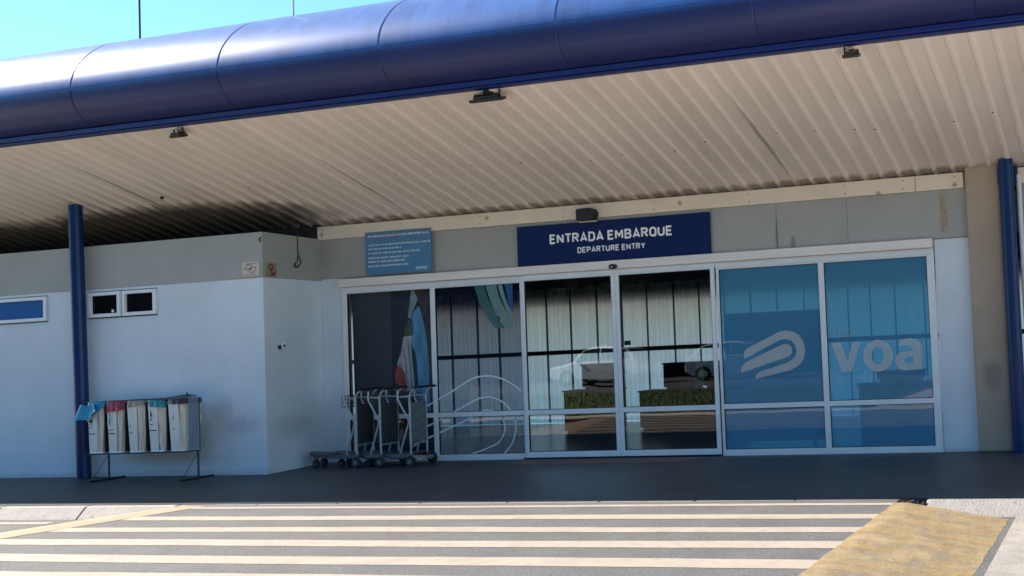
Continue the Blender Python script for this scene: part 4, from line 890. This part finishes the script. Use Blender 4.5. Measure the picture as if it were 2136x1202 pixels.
# ================================================================ ACROSS THE ROAD (seen as reflections in the doors)
def make_car(mbody):
    e = empty('parked_car')
    L, Wd = 4.1, 1.7
    side = [(-2.05, .35), (-2.03, .62), (-1.85, .78), (-1.05, .93), (-.45, 1.38), (-.1, 1.46), (.95, 1.45), (1.45, 1.32), (1.85, .98), (2.02, .85), (2.05, .40), (1.75, .22), (-1.8, .22)]
    s = MB(); n = len(side); vs = []; wy = [-.85, -.78, 0, .78, .85]
    for y in (-.85, .85):
        for x, z in side:
            k = 1 - .22 * max(0, (z - .9) / .56); vs.append((x, y * k, z))
    s._add(vs, [tuple(reversed(range(n))), tuple(range(n, 2 * n))] + [(i, (i + 1) % n, n + (i + 1) % n, n + i) for i in range(n)])
    body = s.build('body', mbody, e, 0.06)
    s = MB()
    for sy in (-1, 1):
        def pt(x, z): return (x, sy * (.853 * (1 - .22 * max(0, (z - .9) / .56)) + .004), z)
        s.face([pt(-.92, .97), pt(.25, .97), pt(.25, 1.38), pt(-.42, 1.36)]); s.face([pt(.32, .97), pt(1.6, .99), pt(1.35, 1.32), pt(.32, 1.38)])
    s.build('side_windows', M['car_glass'], e)
    s = MB(); s.face([(-1.06, -.70, .955), (-1.06, .70, .955), (-.50, .60, 1.37), (-.50, -.60, 1.37)]); s.fix = False; o = s.build('windscreen', M['car_glass'], e); o.location = (-.015, 0, .012)
    s = MB(); s.face([(1.80, -.66, 1.03), (1.80, .66, 1.03), (1.47, .6, 1.31), (1.47, -.6, 1.31)]); o = s.build('rear_window', M['car_glass'], e); o.location = (.03, 0, .012)
    for x in (-1.3, 1.3):
        for y in (-.78, .78):
            s = MB(); s.tube([(x, y - .1, .31), (x, y + .1, .31)], .31, 24); w_ = s.build('wheel', M['rubber'], e)
            s = MB(); s.cyl((x, y - .105, .31), (x, y + .105, .31), .19, 18); s.build('rim', M['chrome'], w_)
    for y in (-.62, .62):
        s = MB(); s.obox(Matrix.Translation((-1.98, y, .70)) @ Matrix.Rotation(RAD(20), 4, 'Y'), .08, .34, .13); s.build('headlight', M['lens'], e, .02)
        s = MB(); s.obox(Matrix.Translation((1.97, y, .86)), .08, .26, .16); s.build('tail_light', M['lens_red'], e, .02)
    for y in (-.88, .88):
        s = MB(); s.obox(Matrix.Translation((-.72, y, 1.0)), .1, .16, .12); s.build('mirror', mbody, e, .02)
    return e
ca = make_car(M['car_white']); ca.location = (-9.6, -26.0, -.1); ca.rotation_euler = (0, 0, RAD(8))
tag(ca, 'white hatchback parked across the road, mirrored in the left sliding door', 'car', 'cars parked across the road')
cb = copy_tree(ca); cb.location = (-4.2, -26.6, -.1); cb.rotation_euler = (0, 0, RAD(175)); cb['label'] = 'white hatchback parked across the road, mirrored in the right sliding door'
cc = make_car(M['car_black']); cc.location = (1.4, -26.2, -.1); tag(cc, 'black hatchback parked across the road to the right of the white ones', 'car', 'cars parked across the road')
def make_tree(seed, h=9.0, rc=3.6):
    rnd = random.Random(seed); e = empty('tree')
    s = MB(); tips = []
    tr = [(0, 0, 0), (.1, .05, h * .18), (.0, .12, h * .34), (.12, .0, h * .5), (.05, .05, h * .72)]
    s.tube(tr, [.26, .21, .18, .13, .06], 10)
    for k in range(9):
        a = k * 2.4 + rnd.random(); z0 = h * rnd.uniform(.2, .5); L = rc * rnd.uniform(.6, .95)
        p0 = Vector((.05, .05, z0)); p1 = p0 + Vector((cos(a) * L * .5, sin(a) * L * .5, L * .35)); p2 = p0 + Vector((cos(a) * L, sin(a) * L, L * .55 + .4))
        s.tube([p0, p1, p2], [.09, .05, .02], 7); tips += [p1, p2]
    s.build('trunk', M['bark'], e)
    s = MB(); s.fix = False
    cl = []
    for k in range(46):
        a = rnd.random() * 6.28; rr = rc * math.sqrt(rnd.random()) ; z = h * .22 + (h * .78) * rnd.random() * (1 - .45 * (rr / rc) ** 2)
        cl.append((Vector((rr * cos(a), rr * sin(a), z)), rnd.uniform(.5, 1.1)))
    for c, r_ in cl:
        for q in range(95):
            d = Vector((rnd.gauss(0, 1), rnd.gauss(0, 1), rnd.gauss(0, .7))); d = d.normalized() * r_ * rnd.random() ** .4
            p = c + d; u = Vector((rnd.gauss(0, 1), rnd.gauss(0, 1), rnd.gauss(0, 1))).normalized() * .16; v = u.orthogonal().normalized() * .09
            s._add([p - u, p + v, p + u, p - v], [(0, 1, 2, 3)])
    s.build('crown', M['leaf'], e)
    return e
t0 = make_tree(1); t1 = make_tree(5, 8, 3.2)
TX = [(-46, -40), (-40, -37), (-34.5, -41), (-29, -36.5), (-24, -40), (-19, -36), (-14.5, -41), (-9.5, -37), (-4.5, -40), (1, -36), (6.5, -40), (-21.5, -31), (-11.5, -33)]
for i, (x, y) in enumerate(TX):
    t = (t0, t1)[i] if i < 2 else copy_tree((t0, t1)[i % 2])
    t.location = (x, y, -.4); t.rotation_euler = (0, 0, i * 1.3); s_ = 1 + .12 * sin(i * 2.1); t.scale = (s_, s_, s_)
    tag(t, 'leafy dark green tree in the row beyond the parking road', 'tree', 'trees beyond the parking road')
s = MB(); s.fix = False; rnd = random.Random(3)
for i in range(16000):
    x = rnd.uniform(-60, 20); y = -33.5 + rnd.gauss(0, .4); z = -.4 + 9.9 * rnd.random() + .5 * sin(x)
    p = Vector((x, y, z)); u = Vector((rnd.gauss(0, 1), rnd.gauss(0, 1), rnd.gauss(0, 1))).normalized() * .17; v = u.orthogonal().normalized() * .11
    s._add([p - u, p + v, p + u, p - v], [(0, 1, 2, 3)])
s.box(-75, 35, -34.9, -34.2, -.4, 9.5)  # opaque core added to close sky gaps in the door reflections
tag(s.build('backdrop', M['leaf']), 'added tall sky-blocking leafy hedge along the far side of the parking road', 'backdrop')
